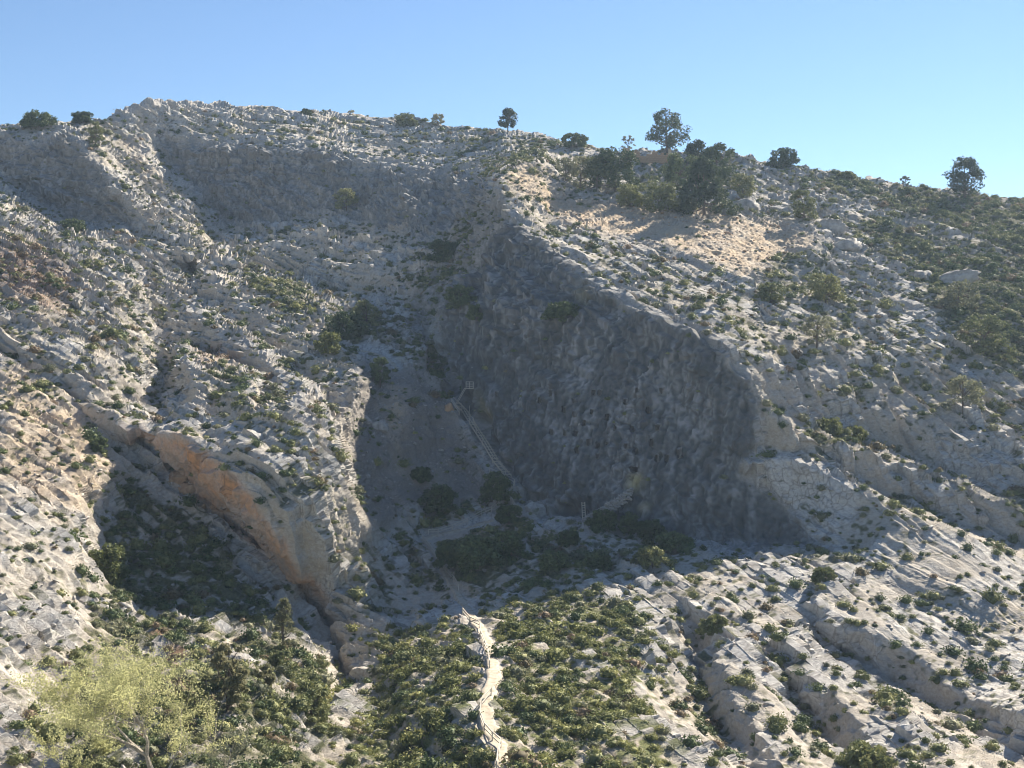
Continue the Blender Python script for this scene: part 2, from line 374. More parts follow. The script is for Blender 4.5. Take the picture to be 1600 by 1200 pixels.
# ------------------------------------------------------------------ the hillside surface itself
NMAIN = 1090
ucol = np.concatenate([-22 - 380 * np.linspace(1, 0.02, 34) ** 2, np.linspace(-22, 1622, NMAIN), 1622 + 390 * np.linspace(0.02, 1, 34) ** 2])
NR = 745
srow = np.concatenate([np.linspace(0, 0.17, 46)[:-1], np.linspace(0.17, 1.0, NR)])
vsky = np.interp(ucol, SKYU, SKYV)
VV = 1460 + srow[:, None] * (vsky[None, :] - 1460)
UU = np.broadcast_to(ucol, VV.shape).copy()
DD = dist_at(UU, VV)
P = np.stack([(UU - U0) / F * DD, DD, (V0 - VV) / F * DD], -1)
back = []
for dy, dz in ((1.2, .1), (3, .2), (6, -.6), (10, -2), (16, -4.5), (26, -9), (45, -18), (80, -36), (150, -75), (300, -150)):
    b = P[-1].copy(); b[:, 1] += dy; b[:, 2] += dz; b[:, 0] *= (1 + dy / b[:, 1]); back.append(b)
NB = len(back)
P = np.concatenate([P, np.array(back)], 0).astype(np.float32)
UU = np.concatenate([UU, np.repeat(UU[-1:], NB, 0)], 0); VV = np.concatenate([VV, np.repeat(VV[-1:], NB, 0)], 0)
NROW, NCOL = P.shape[:2]

def grid_normals(Q, step=1):
    du = np.empty_like(Q); dv = np.empty_like(Q)
    s = step
    pu = np.pad(Q, ((0, 0), (s, s), (0, 0)), mode='edge'); du = pu[:, 2 * s:] - pu[:, :-2 * s]
    pv = np.pad(Q, ((s, s), (0, 0), (0, 0)), mode='edge'); dv = pv[2 * s:] - pv[:-2 * s]
    n = np.cross(du, dv)
    return n / (np.linalg.norm(n, axis=-1, keepdims=True) + 1e-9)

NRM = grid_normals(P, 5)
# wander the zone borders a little so that no outline is straight
wob_u = UU + 9 * perlin(P[..., 0] / 9, P[..., 1] / 9, P[..., 2] / 9, 11) + 5 * perlin(P[..., 0] / 3, P[..., 1] / 3, P[..., 2] / 3, 12)
wob_v = VV + 7 * perlin(P[..., 0] / 9, P[..., 1] / 9, P[..., 2] / 9, 13) + 4 * perlin(P[..., 0] / 3, P[..., 1] / 3, P[..., 2] / 3, 14)
Z_ = lambda m: np.clip(lookup(m, wob_u, wob_v), 0, 1).astype(np.float32)
z_cliff, z_back, z_lcl, z_talus, z_tan2, z_scree, z_tsc, z_rust = map(Z_, (M_cliff, M_back, M_lcl, M_talus, M_tan2, M_scree, M_tanscree, M_rust))
z_flat = np.clip(lookup(M_flat, UU, VV), 0, 1).astype(np.float32)
z_path = np.clip(lookup(M_path, UU, VV), 0, 1).astype(np.float32)
z_veg, z_brown, z_lush = Z_(VEG), Z_(BROWN), Z_(LUSH)
wall = np.clip(z_cliff + z_back + z_lcl + z_rust, 0, 1)
loose = np.clip(z_talus + z_scree + .5 * z_tan2, 0, 1)

X, Y, Zc = P[..., 0], P[..., 1], P[..., 2]
w_left = 1 - sstep(560, 760, UU)
w_top = (1 - sstep(235, 330, VV)) * (1 - sstep(820, 1000, UU))
T_left = np.array([.80, -.52, -.34]); T_right = np.array([.45, -.84, -.32]); T_top = np.array([.97, -.2, -.08])
NBAR = np.array([0.05, -.45, .89])

def frame_of(t):
    t = t / np.linalg.norm(t)
    e = np.cross(t, NBAR); e /= np.linalg.norm(e)
    if e[2] < 0: e = -e
    return t, e, np.cross(t, e)

def ledge_field(t, seed, per):
    t, e, f = frame_of(t)
    a, b, c = P @ t, P @ e, P @ f
    warp = .8 * perlin(a / 45, b / 9, c / 16, seed) + .2 * perlin(a / 9, b / 5, c / 6, seed + 1)
    def prof(x):
        q = x - np.floor(x)
        return np.where(q < .86, q / .86, (1 - q) / .14) - .5      # slow dip slope, abrupt riser below
    amp = .65 + .65 * perlin(a / 55, b / 5, c / 24, seed + 2)
    amp2 = .5 + .9 * perlin(a / 15, b / 3, c / 9, seed + 5)
    led = prof(b / per + warp) * np.clip(amp, .05, 1.3) + .42 * prof(b / (per * .31) + 2.1 * warp + .2 * perlin(a / 3, b / 2, c / 2, seed + 6)) * np.clip(amp2, 0, 1.3)
    lay = 1 - np.abs(perlin(a / 10.0, b / 1.5, c / 2.6, seed + 3)) * 2.2
    lay2 = perlin(a / 4.0, b / .75, c / 1.3, seed + 4)
    return led, lay, lay2

LED = np.zeros(P.shape[:2], np.float32); LAY = LED.copy(); LAY2 = LED.copy()
for t, w, sd, per in ((T_left, w_left * (1 - w_top), 31, 5.5), (T_right, (1 - w_left) * (1 - w_top), 41, 6.5), (T_top, w_top, 51, 7.5)):
    l, a, b = ledge_field(t, sd, per)
    LED += w * l; LAY += w * a; LAY2 += w * b

big = .9 * perlin(X / 19, Y / 19, Zc / 19, 1) + .55 * perlin(X / 8, Y / 8, Zc / 8, 2)
mid = perlin(X / 3.6, Y / 3.6, Zc / 3.6, 3)
fin = perlin(X / 1.5, Y / 1.5, Zc / 1.5, 4)
fin2 = perlin(X / .7, Y / .7, Zc / .7, 5)
cx = X + .8 * mid; cy = Y + .8 * perlin(X / 4, Y / 4, Zc / 4, 9)
lefty = (w_left > .5) & (w_top < .5); topy = w_top >= .5
fa = np.empty(P.shape[:2], np.float32); fb = fa.copy(); fc = fa.copy()
for t, m in ((T_left, lefty), (T_top, topy), (T_right, ~lefty & ~topy)):
    t, e, f = frame_of(t)
    fa[m] = (P[m] @ t); fb[m] = (P[m] @ e); fc[m] = (P[m] @ f)
fb2 = fb + .7 * mid + 1.2 * perlin(X / 9, Y / 9, Zc / 9, 8); fc2 = fc + .9 * perlin(X / 4, Y / 4, Zc / 4, 9); fa2 = fa + 1.2 * mid
f1, f2, cv = cells(fa2 / 5.5, fb2 / 1.7, fc2 / 3.2, 6)
g1, g2, gv = cells(fa2 / 2.0, fb2 / .85, fc2 / 1.4, 7)
blk = (cv - .4) * sstep(.0, .22, f2 - f1)
blk2 = (gv - .4) * sstep(.0, .25, g2 - g1)
# where the beds are bare and broken, and where soil smooths them
bare = sstep(-.15, .35, perlin(X / 11, Y / 11, Zc / 11, 21) + .5 * perlin(X / 4, Y / 4, Zc / 4, 22) + .18 - .35 * z_veg)
rough = (1 - .85 * loose) * (1 - .72 * wall + .4 * z_rust)
slab = poly_mask([(1190,720),(1290,735),(1400,790),(1540,850),(1700,960),(1700,1090),(1560,960),(1400,890),(1330,870),(1240,800)], 6)
slab = np.maximum(slab, .8 * poly_mask([(1280,950),(1380,990),(1480,1070),(1600,1150),(1750,1150),(1700,1050),(1500,960),(1380,930)], 6))
z_slab = Z_(slab)
rough = rough * (1 - .65 * z_slab) * (1 - .45 * w_top)
sc = np.clip(DD.mean() * 0 + np.concatenate([DD, np.repeat(DD[-1:], NB, 0)], 0) / 230, .75, 1.7).astype(np.float32)
calm = 1 - .3 * (1 - w_left) * sstep(620, 480, VV) - .3 * (1 - w_left) * sstep(820, 900, VV)
disp = (big * (1 - .5 * loose) * .5
        + rough * calm * (2.3 * LED + .45 * LAY * bare + .34 * LAY2 * bare)
        + rough * calm * bare * (.55 * blk + .45 * blk2)
        + rough * calm * (.26 * mid + .20 * fin + .17 * fin2))
# tall walls: vertical flutes, hollows and hanging blocks
wx_ = 2.2 * perlin(X / 12, Y / 12, Zc / 9, 60)
fl = perlin((X + wx_) / 4.6, (Y + wx_) / 4.6, Zc / 15, 61) + .5 * perlin((X + wx_) / 1.9, (Y + wx_) / 1.9, Zc / 8, 62)
hol = perlin(X / 5, Y / 5, Zc / 5, 63)
w1, w2, wv = cells(X / 4.2, Y / 4.2, Zc / 5.5, 64)
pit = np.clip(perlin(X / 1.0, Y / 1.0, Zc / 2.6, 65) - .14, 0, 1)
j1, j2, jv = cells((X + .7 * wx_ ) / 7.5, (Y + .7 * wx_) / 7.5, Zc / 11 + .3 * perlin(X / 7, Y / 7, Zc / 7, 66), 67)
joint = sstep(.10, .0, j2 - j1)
brow = perlin(X / 14, Y / 14, Zc / 3.2, 68)
upper = sstep(640, 480, VV)                # the wall breaks up into ledges higher up
disp += wall * ((.22 + .30 * upper) * fl + .75 * hol * (.6 + .5 * upper) + (.25 + .5 * upper) * (wv - .4) * sstep(.0, .2, w2 - w1) + 1.1 * upper * (blk + .6 * LED) - (.6 + .7 * (1 - upper)) * (1 - .8 * z_rust) * pit + .5 * z_rust * (hol + fl) + .14 * fin + .12 * fin2 - .22 * joint + .3 * (jv - .5) + .7 * np.clip(brow - .1, 0, 1))
disp += loose * (.22 * fin + .2 * fin2 + .3 * mid) + z_scree * (.45 * mid + .5 * blk * sstep(.1, .5, perlin(X / 9, Y / 9, Zc / 9, 69)))
disp *= sc
# upstanding cobbles in the loose ground
disp *= (1 - .93 * z_flat)
disp += -.10 * z_path
# rear of the hill stays calm
disp[-(NB - 3):] *= .4

# shelter caves eaten into the wall's foot
CAVES = [(890, 796, 24, 12, 3.0), (1045, 853, 40, 8, 1.5), (758, 664, 12, 30, 1.6), (700, 600, 10, 24, 1.4), (855, 805, 14, 9, 2.0), (1170, 866, 60, 6, 1.2), (684, 560, 16, 22, 3.0), (706, 596, 11, 20, 2.5), (727, 632, 10, 20, 2.5), (748, 664, 10, 20, 2.5), (768, 697, 10, 20, 2.5), (788, 730, 12, 16, 2.5), (825, 778, 24, 10, 2.5)]
for (cu, cvv, ru, rv, dep) in CAVES:
    disp -= dep * np.exp(-(((UU - cu) / ru) ** 2 + ((VV - cvv) / rv) ** 2) ** 2)

def local_relief(a, n):
    return a - blur(a, n)
disp_l = local_relief(disp.astype(np.float32), 5)
dirn = NRM.copy()
Q = P + dirn * disp[..., None]
# beds and joints: broken limestone parts along planes, so pull the relief towards a warped lattice of beds
def snap(x, per, seed, sharp):
    k = x / per
    i = np.floor(k)
    f = k - i
    off = ((_hash(i.astype(np.int32).view(np.uint32), np.full_like(i, seed).astype(np.uint32), np.zeros_like(i).astype(np.uint32), seed) & np.uint32(255)).astype(np.float32) / 255 - .5) * .5
    g = np.clip((f - .5 - off) * sharp * 1.6 + .5 + off, 0, 1)
    return (g - f) * per
stren = (rough * (.25 + .75 * bare) * (1 - z_flat) * (1 - .6 * z_slab) + .22 * wall * upper + .12 * wall)[..., None]
for m, t in ((lefty, T_left), (topy, T_top), (~lefty & ~topy, T_right)):
    t, e, f = frame_of(t)
    q = Q[m]
    w = np.stack([1.6 * perlin(q[:, 0] / 6, q[:, 1] / 6, q[:, 2] / 6, 91), .6 * perlin(q[:, 0] / 7, q[:, 1] / 7, q[:, 2] / 7, 92), 1.2 * perlin(q[:, 0] / 5, q[:, 1] / 5, q[:, 2] / 5, 93)], -1)
    mv = np.zeros_like(q)
    for ax, per, sd, k_, wi in ((e, 1.5, 101, .85, 1), (f, 2.8, 102, .4, 2), (t, 5.0, 103, .35, 0)):
        mv = mv + (k_ * snap((q @ ax).astype(np.float32) + w[:, wi], per, sd, 3.5))[:, None] * ax
    for ax, per, sd, k_, wi in ((e, .62, 104, .5, 2), (f, 1.1, 105, .35, 1)):
        mv = mv + (k_ * snap(((q + mv) @ ax).astype(np.float32) + .6 * w[:, wi], per, sd, 3))[:, None] * ax
    Q[m] = q + mv * stren[m]
# window openings: pushed straight back into the rock
WIN = [(927.5,613,5,9),(936.5,614,4,8),(897,626,4,7),(881,640,5,9),(897.5,647,4,9),(924.5,643.5,4,6),(948.5,652.5,5,10),(977,627,5,10),(1012,640.5,5,10),(913,661,4,9),
 (987.5,670,5,10),(1027,668,7,9),(961,669,4,7),(882.5,677,4,9),(899,677,5,9),(861.5,675,5,9),(920,691,5,9),(934,696,5,9),(948,693,4,6),(978,697.5,5,8),(1018,691.5,5,10),(994,706,5,10),
 (901,703.5,5,10),(933.5,712.5,4,9),(1061,709,5,14),(1026,716.5,5,10),(1042,716,5,11),(995,609,3.5,6),(1032.5,610,4,8),(833,606,4,8),(776,615,4,7),(860,615,4,8),(843,626,4,7),(809,713,4,8),(990.5,734,11,8)]

AXW = np.array([-.68, -.70, .2]); AXW /= np.linalg.norm(AXW)
pos_win = []
def grid_index(u, v):
    j = int(np.clip(np.interp(u, ucol, np.arange(NCOL)), 0, NCOL - 1) + .5)
    s = (v - 1460) / (vsky[j] - 1460)
    i = int(np.clip(np.interp(s, srow, np.arange(len(srow))), 0, len(srow) - 1) + .5)
    return i, j
# the final surface as seen along a bearing (one correction step for the relief)
def surf(u, v):
    uu, vv = u, v
    for _ in range(4):
        i, j = grid_index(uu, vv)
        q = Q[i, j]
        pu, pv = U0 + F * q[0] / q[1], V0 - F * q[2] / q[1]
        uu += .7 * (u - pu); vv += .7 * (v - pv)
    return Vector(q), Vector(NRM[i, j])

window_sites = []
for (u, v, w, h) in WIN:
    p, n = surf(u, v)
    window_sites.append((p, w * p.y / F * 1.15, h * p.y / F))
winmask = np.zeros(Q.shape[:2], bool)
qu = U0 + F * Q[..., 0] / Q[..., 1]; qv = V0 - F * Q[..., 2] / Q[..., 1]
for (u, v, w, h) in WIN:
    i, j = grid_index(u, v)
    i0, i1, j0, j1 = max(0, i - 22), i + 22, max(0, j - 22), j + 22
    m = (np.abs(qu[i0:i1, j0:j1] - u) < w / 2) & (np.abs(qv[i0:i1, j0:j1] - v) < h / 2)
    winmask[i0:i1, j0:j1] |= m
Q = Q + np.where(winmask[..., None], np.array([.75, 1.9, -.15], np.float32), 0).astype(np.float32)
Q = Q.astype(np.float32)
QN = grid_normals(Q, 1)

# attributes the materials read
a_soil = np.clip(.55 * (1 - bare) + .5 * loose + .35 * z_veg - .4 * wall + .25 * perlin(X / 2.2, Y / 2.2, Zc / 2.2, 71), 0, 1)
a_tan = np.clip(z_talus + z_tan2 + .75 * z_tsc * z_scree, 0, 1) * np.clip(.75 + .6 * perlin(X / 4, Y / 4, Zc / 4, 72), 0, 1)
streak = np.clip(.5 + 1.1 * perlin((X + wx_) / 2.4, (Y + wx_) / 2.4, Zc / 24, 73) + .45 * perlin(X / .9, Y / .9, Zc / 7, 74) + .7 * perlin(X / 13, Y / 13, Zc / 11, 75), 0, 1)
YEL = zone([(1, 3, [(984,742),(1004,738),(1006,758),(996,762),(984,758)]), (.9, 3, [(1000,795),(1018,785),(1022,790),(1008,800)]), (.8, 3, [(742,610),(752,620),(757,650),(748,655),(744,635)]), (.5, 4, [(900,440),(915,450),(918,475),(905,470)])])
speck_shade = np.clip(.55 + .9 * perlin(X / .9, Y / .9, Zc / 1.5, 76) + .8 * fin2 - .25 * joint - 1.1 * pit, 0, 1)  # random specks and dark joints, plus shade painted into the pits
a_yel = np.clip(lookup(YEL, wob_u, wob_v), 0, 1)
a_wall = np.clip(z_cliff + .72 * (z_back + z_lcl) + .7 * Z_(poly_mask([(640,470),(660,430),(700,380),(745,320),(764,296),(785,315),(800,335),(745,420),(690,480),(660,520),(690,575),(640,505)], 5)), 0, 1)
gv_n = perlin(X / 1.6, Y / 1.6, Zc / 1.6, 81) + .6 * perlin(X / .7, Y / .7, Zc / .7, 82) + .5 * perlin(X / 6, Y / 6, Zc / 6, 83)
a_grn = np.clip((gv_n - .66 + (1.3 - .45 * z_lush) * z_veg) * 2.2, 0, 1) * (1 - wall) * (1 - z_path) * sstep(.25, .62, QN[..., 2] + .25 * z_veg) * .9
crack = np.clip(1 - (g2 - g1) / .14, 0, 1) * bare

# faces, split into the named pieces of the hill
ii = np.arange(NROW * NCOL).reshape(NROW, NCOL)
quads = np.stack([ii[:-1, :-1], ii[:-1, 1:], ii[1:, 1:], ii[1:, :-1]], -1).reshape(-1, 4)
cls = np.zeros((NROW, NCOL), np.int8)
cls[z_cliff > .5] = 1; cls[np.clip(z_back + z_lcl, 0, 1) > .5] = 2; cls[z_rust > .5] = 3; cls[z_scree > .5] = 4; cls[z_talus > .5] = 5
VEGR = lookup(poly_mask([(60,1480),(60,1150),(130,960),(180,740),(250,770),(330,830),(400,910),(470,1000),(530,1080),(560,1200),(560,1480)], 1), UU, VV)
cls[(VEGR > .5) & (cls == 0)] = 6
fcls = cls.reshape(-1)[quads[:, 0]]
hole = winmask.reshape(-1)[quads].all(1)

def grid_mesh(name, sel, mat):
    q = quads[sel]
    used, inv = np.unique(q, return_inverse=True)
    me = bpy.data.meshes.new(name)
    me.vertices.add(len(used)); me.vertices.foreach_set('co', Q.reshape(-1, 3)[used].reshape(-1))
    me.loops.add(q.size); me.loops.foreach_set('vertex_index', inv.reshape(-1).astype(np.int32))
    me.polygons.add(len(q)); me.polygons.foreach_set('loop_start', np.arange(0, q.size, 4, dtype=np.int32))
    me.polygons.foreach_set('loop_total', np.full(len(q), 4, np.int32))
    me.polygons.foreach_set('use_smooth', np.zeros(len(q), bool))
    for an, arr in (('soil', a_soil), ('tan', a_tan), ('rust', z_rust), ('streak', streak), ('speck_shade', speck_shade), ('hollow', np.clip(-disp_l * .9, 0, 1)), ('wall', a_wall), ('green', a_grn), ('brown', z_brown), ('yellow', a_yel), ('crack', crack), ('scree', z_scree), ('lush', z_lush)):
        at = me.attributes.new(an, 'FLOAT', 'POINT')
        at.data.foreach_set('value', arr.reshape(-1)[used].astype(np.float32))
    me.update()
    me.materials.append(mat)
    o = bpy.data.objects.new(name, me); COL.objects.link(o)
    o['kind'] = 'structure'
    return o

# ------------------------------------------------------------------ materials
class NT:
    def __init__(s, name, rough=.9, spec=.2):
        s.m = bpy.data.materials.new(name); s.m.use_nodes = True
        s.t = s.m.node_tree; s.b = s.t.nodes['Principled BSDF']
        s.b.inputs['Roughness'].default_value = rough
        s.b.inputs['Specular IOR Level'].default_value = spec
    def n(s, typ, **kw):
        nd = s.t.nodes.new(typ)
        for k, v in kw.items(): setattr(nd, k, v)
        return nd
    def l(s, a, b): s.t.links.new(a, b)
    def attr(s, name): return s.n('ShaderNodeAttribute', attribute_name=name).outputs['Fac']
    def noise(s, scale, detail=4, rough=.6, vec=None, dist=0):
        nd = s.n('ShaderNodeTexNoise'); nd.inputs['Scale'].default_value = scale; nd.inputs['Detail'].default_value = detail
        nd.inputs['Roughness'].default_value = rough; nd.inputs['Distortion'].default_value = dist
        if vec is not None: s.l(vec, nd.inputs['Vector'])
        return nd.outputs['Fac']
    def obj(s): return s.n('ShaderNodeTexCoord').outputs['Object']
    def geo(s): return s.n('ShaderNodeNewGeometry').outputs['Position']
    def ramp(s, fac, stops):
        r = s.n('ShaderNodeValToRGB'); e = r.color_ramp.elements
        while len(e) < len(stops): e.new(.5)
        for q, (p, c) in zip(e, stops): q.position = p; q.color = (*c, 1) if len(c) == 3 else c
        s.l(fac, r.inputs[0]); return r.outputs[0]
    def mix(s, fac, a, b, mode='MIX'):
        m = s.n('ShaderNodeMix', data_type='RGBA', blend_type=mode)
        for i, v in ((0, fac), (6, a), (7, b)):
            if isinstance(v, (int, float)): m.inputs[i].default_value = v
            elif isinstance(v, tuple): m.inputs[i].default_value = (*v, 1)
            else: s.l(v, m.inputs[i])
        return m.outputs[2]
    def math(s, op, a, b=None):
        m = s.n('ShaderNodeMath', operation=op)
        for i, v in ((0, a), (1, b)):
            if v is None: continue
            if isinstance(v, (int, float)): m.inputs[i].default_value = v
            else: s.l(v, m.inputs[i])
        return m.outputs[0]
    def bump(s, h, strength, dist):
        b = s.n('ShaderNodeBump'); b.inputs['Strength'].default_value = strength; b.inputs['Distance'].default_value = dist
        s.l(h, b.inputs['Height']); s.l(b.outputs[0], s.b.inputs['Normal'])

def rock_material():
    k = NT('limestone_hillside', .95, .12)
    pos = k.geo()
    sq = k.n('ShaderNodeMapping'); sq.inputs['Scale'].default_value = (1, 1, 1.6); k.l(pos, sq.inputs[0])
    n1 = k.noise(.35, 5, .62, sq.outputs[0]); n2 = k.noise(1.6, 6, .7, sq.outputs[0]); n3 = k.noise(5.5, 4, .7, sq.outputs[0])
    rock = k.ramp(n2, [(.30, (.27, .262, .25)), (.45, (.435, .422, .395)), (.60, (.58, .562, .525)), (.78, (.67, .65, .61))])
    rock = k.mix(k.math('MULTIPLY', n1, .55), rock, (.35, .34, .325))
    soil = k.ramp(n3, [(.3, (.20, .16, .11)), (.55, (.34, .28, .20)), (.75, (.50, .44, .355))])
    col = k.mix(k.math('MULTIPLY', k.attr('soil'), .75), rock, soil)
    # ochre rubble
    tanc = k.ramp(n3, [(.3, (.34, .25, .165)), (.5, (.47, .365, .25)), (.72, (.57, .46, .335))])
    col = k.mix(k.attr('tan'), col, tanc)
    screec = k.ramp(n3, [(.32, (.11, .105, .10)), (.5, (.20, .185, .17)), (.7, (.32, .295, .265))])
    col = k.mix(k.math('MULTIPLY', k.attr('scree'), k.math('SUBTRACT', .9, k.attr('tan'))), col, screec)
    # rain-streaked wall, with specks and shade painted into its pits
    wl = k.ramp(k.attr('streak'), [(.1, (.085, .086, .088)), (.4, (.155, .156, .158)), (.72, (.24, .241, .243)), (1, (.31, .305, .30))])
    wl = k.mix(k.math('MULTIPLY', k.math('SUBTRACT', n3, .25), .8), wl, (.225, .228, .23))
    wl = k.mix(k.math('MULTIPLY', k.math('SUBTRACT', 1, k.attr('speck_shade')), .8), wl, (.04, .054, .054))
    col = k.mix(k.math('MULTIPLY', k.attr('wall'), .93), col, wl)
    # iron-stained shelter
    rustc = k.ramp(k.noise(.8, 5, .65, pos), [(.3, (.24, .18, .13)), (.47, (.46, .25, .12)), (.6, (.56, .29, .13)), (.8, (.46, .36, .25))])
    col = k.mix(k.math('MULTIPLY', k.attr('rust'), k.math('ADD', .62, k.math('MULTIPLY', k.attr('streak'), .36))), col, rustc)
    col = k.mix(k.math('MULTIPLY', k.attr('yellow'), .8), col, (.50, .40, .17))
    col = k.mix(k.math('MULTIPLY', k.attr('crack'), .55), col, (.10, .085, .07))
    # thyme, grass and moss too small to stand up from here
    ng = k.noise(2.6, 4, .7, pos)
    g = k.ramp(ng, [(.3, (.035, .042, .022)), (.5, (.075, .082, .036)), (.72, (.15, .14, .065))])
    g2 = k.ramp(ng, [(.3, (.05, .062, .02)), (.5, (.10, .118, .034)), (.72, (.19, .19, .07))])
    g = k.mix(k.attr('lush'), g, g2)
    col = k.mix(k.attr('green'), col, g)
    br = k.ramp(ng, [(.3, (.13, .075, .05)), (.6, (.27, .17, .11))])
    col = k.mix(k.math('MULTIPLY', k.attr('brown'), k.math('GREATER_THAN', n2, .46)), col, br)
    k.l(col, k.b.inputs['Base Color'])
    vor = k.n('ShaderNodeTexVoronoi', feature='DISTANCE_TO_EDGE'); vor.inputs['Scale'].default_value = 1.5; k.l(sq.outputs[0], vor.inputs['Vector'])
    h = k.math('ADD', k.math('MULTIPLY', n2, .9), k.math('MULTIPLY', n3, .38))
    h = k.math('ADD', h, k.math('MULTIPLY', k.math('MINIMUM', vor.outputs['Distance'], .16), 1.2))
    k.bump(h, .6, .26)
    return k.m

def leaf_material(name, cols, trans=.25):
    k = NT(name, .75, .25)
    oi = k.n('ShaderNodeObjectInfo').outputs['Random']
    nz = k.noise(1.3, 3, .6, k.geo())
    c = k.ramp(nz, [(.28, cols[0]), (.5, cols[1]), (.75, cols[2])])
    hs = k.n('ShaderNodeHueSaturation')
    k.l(c, hs.inputs['Color'])
    k.l(k.math('ADD', k.math('MULTIPLY', oi, .6), .7), hs.inputs['Value'])
    k.l(k.math('ADD', k.math('MULTIPLY', oi, -.035), .5175), hs.inputs['Hue'])
    k.l(hs.outputs[0], k.b.inputs['Base Color'])
    tr = k.n('ShaderNodeBsdfTranslucent'); k.l(hs.outputs[0], tr.inputs['Color'])
    ms = k.n('ShaderNodeMixShader'); ms.inputs[0].default_value = trans
    k.l(k.b.outputs[0], ms.inputs[1]); k.l(tr.outputs[0], ms.inputs[2])
    k.l(ms.outputs[0], k.t.nodes['Material Output'].inputs['Surface'])
    return k.m

def plain_material(name, stops, scale=3, rough=.85, bump=.3, bdist=.03, stretch=None):
    k = NT(name, rough, .2)
    v = k.obj()
    if stretch:
        mp = k.n('ShaderNodeMapping'); mp.inputs['Scale'].default_value = stretch; k.l(v, mp.inputs[0]); v = mp.outputs[0]
    nz = k.noise(scale, 5, .65, v)
    k.l(k.ramp(nz, stops), k.b.inputs['Base Color'])
    k.bump(nz, bump, bdist)
    return k.m

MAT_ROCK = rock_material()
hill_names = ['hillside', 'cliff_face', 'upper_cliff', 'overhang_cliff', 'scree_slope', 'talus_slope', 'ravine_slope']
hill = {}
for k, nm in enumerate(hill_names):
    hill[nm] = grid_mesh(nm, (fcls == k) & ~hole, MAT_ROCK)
print('terrain', round(time.time() - T0, 1), NROW, NCOL)

# ------------------------------------------------------------------ builders for things
class MB:
    """collects triangles and quads for ONE mesh object"""
    def __init__(s): s.v = []; s.f = []; s.mi = []
    def add(s, vs, fs, mi=0):
        o = len(s.v); s.v += [tuple(map(float, q)) for q in vs]; s.f += [tuple(o + i for i in f) for f in fs]; s.mi += [mi] * len(fs)
    def box(s, c, x, y, z, mi=0):
        """c centre, x y z half-axis vectors"""
        c, x, y, z = map(Vector, (c, x, y, z))
        vs = [c + sx * x + sy * y + sz * z for sz in (-1, 1) for sy in (-1, 1) for sx in (-1, 1)]
        s.add(vs, [(0, 2, 3, 1), (4, 5, 7, 6), (0, 1, 5, 4), (2, 6, 7, 3), (0, 4, 6, 2), (1, 3, 7, 5)], mi)
    def beam(s, a, b, w, h=None, mi=0):
        a, b = Vector(a), Vector(b); d = (b - a)
        up = Vector((0, 0, 1)) if abs(d.normalized().z) < .95 else Vector((0, 1, 0))
        x = d.cross(up).normalized() * w / 2; z = x.cross(d).normalized() * (h or w) / 2
        s.box((a + b) / 2, x, d / 2, z, mi)
    def tube(s, pts, rad, n=5, mi=0):
        ring = []
        for i, p in enumerate(pts):
            p = Vector(p); d = (Vector(pts[min(i + 1, len(pts) - 1)]) - Vector(pts[max(i - 1, 0)])).normalized()
            a = d.cross(Vector((.3, .9, .1))).normalized(); b = d.cross(a)
            ring.append([p + float(rad[i]) * (math.cos(6.2832 * k / n) * a + math.sin(6.2832 * k / n) * b) for k in range(n)])
        fs = [(i * n + k, i * n + (k + 1) % n, (i + 1) * n + (k + 1) % n, (i + 1) * n + k) for i in range(len(pts) - 1) for k in range(n)]
        fs += [tuple(range(n))[::-1], tuple((len(pts) - 1) * n + k for k in range(n))]
        s.add([q for r in ring for q in r], fs, mi)
    def mesh(s, name, mats, smooth=False):
        me = bpy.data.meshes.new(name)
        me.from_pydata(s.v, [], s.f)
        for m in (mats if isinstance(mats, (list, tuple)) else [mats]): me.materials.append(m)
        if any(s.mi): me.polygons.foreach_set('material_index', s.mi)
        me.polygons.foreach_set('use_smooth', [smooth] * len(s.f))
        me.update()
        return me
    def build(s, name, mats, parent=None, smooth=False):
        return link(name, s.mesh(name, mats, smooth), parent)

def link(name, data, parent=None, loc=None):
    o = bpy.data.objects.new(name, data); COL.objects.link(o)
    if parent is not None: o.parent = parent
    if loc is not None: o.location = loc
    return o

def tag(o, label, cat, group=None):
    o['label'] = label; o['category'] = cat
    if group: o['group'] = group
    return o

def empty(name, loc, rz=0):
    o = link(name, None, None, loc); o.rotation_euler = (0, 0, rz); o.empty_display_size = .3
    return o

def np_mesh(name, v, f, mats, mi=None, smooth=False):
    """v (n,3), f (m,3 or 4)"""
    me = bpy.data.meshes.new(name)
    v = np.asarray(v, np.float32); f = np.asarray(f, np.int32)
    me.vertices.add(len(v)); me.vertices.foreach_set('co', v.reshape(-1))
    me.loops.add(f.size); me.loops.foreach_set('vertex_index', f.reshape(-1))
    k = f.shape[1]
    me.polygons.add(len(f)); me.polygons.foreach_set('loop_start', np.arange(0, f.size, k, dtype=np.int32)); me.polygons.foreach_set('loop_total', np.full(len(f), k, np.int32))
    for m in mats: me.materials.append(m)
    if mi is not None: me.polygons.foreach_set('material_index', np.asarray(mi, np.int32))
    me.update(calc_edges=True)
    return me

def leaf_cards(centres, size, r, flat=.55, aspect=.55):
    """small leaf-shaped quads (rhombi), one per centre"""
    n = len(centres)
    a = r.normal(size=(n, 3)); a[:, 2] *= flat; a /= np.linalg.norm(a, axis=1, keepdims=True)
    b = r.normal(size=(n, 3)); b -= a * (a * b).sum(1, keepdims=True); b /= np.linalg.norm(b, axis=1, keepdims=True)
    s = (size * r.uniform(.6, 1.35, n))[:, None]
    c = np.asarray(centres)
    v = np.stack([c - a * s, c + b * s * aspect, c + a * s, c - b * s * aspect], 1).reshape(-1, 3)
    f = np.arange(4 * n).reshape(n, 4)
    return v, f

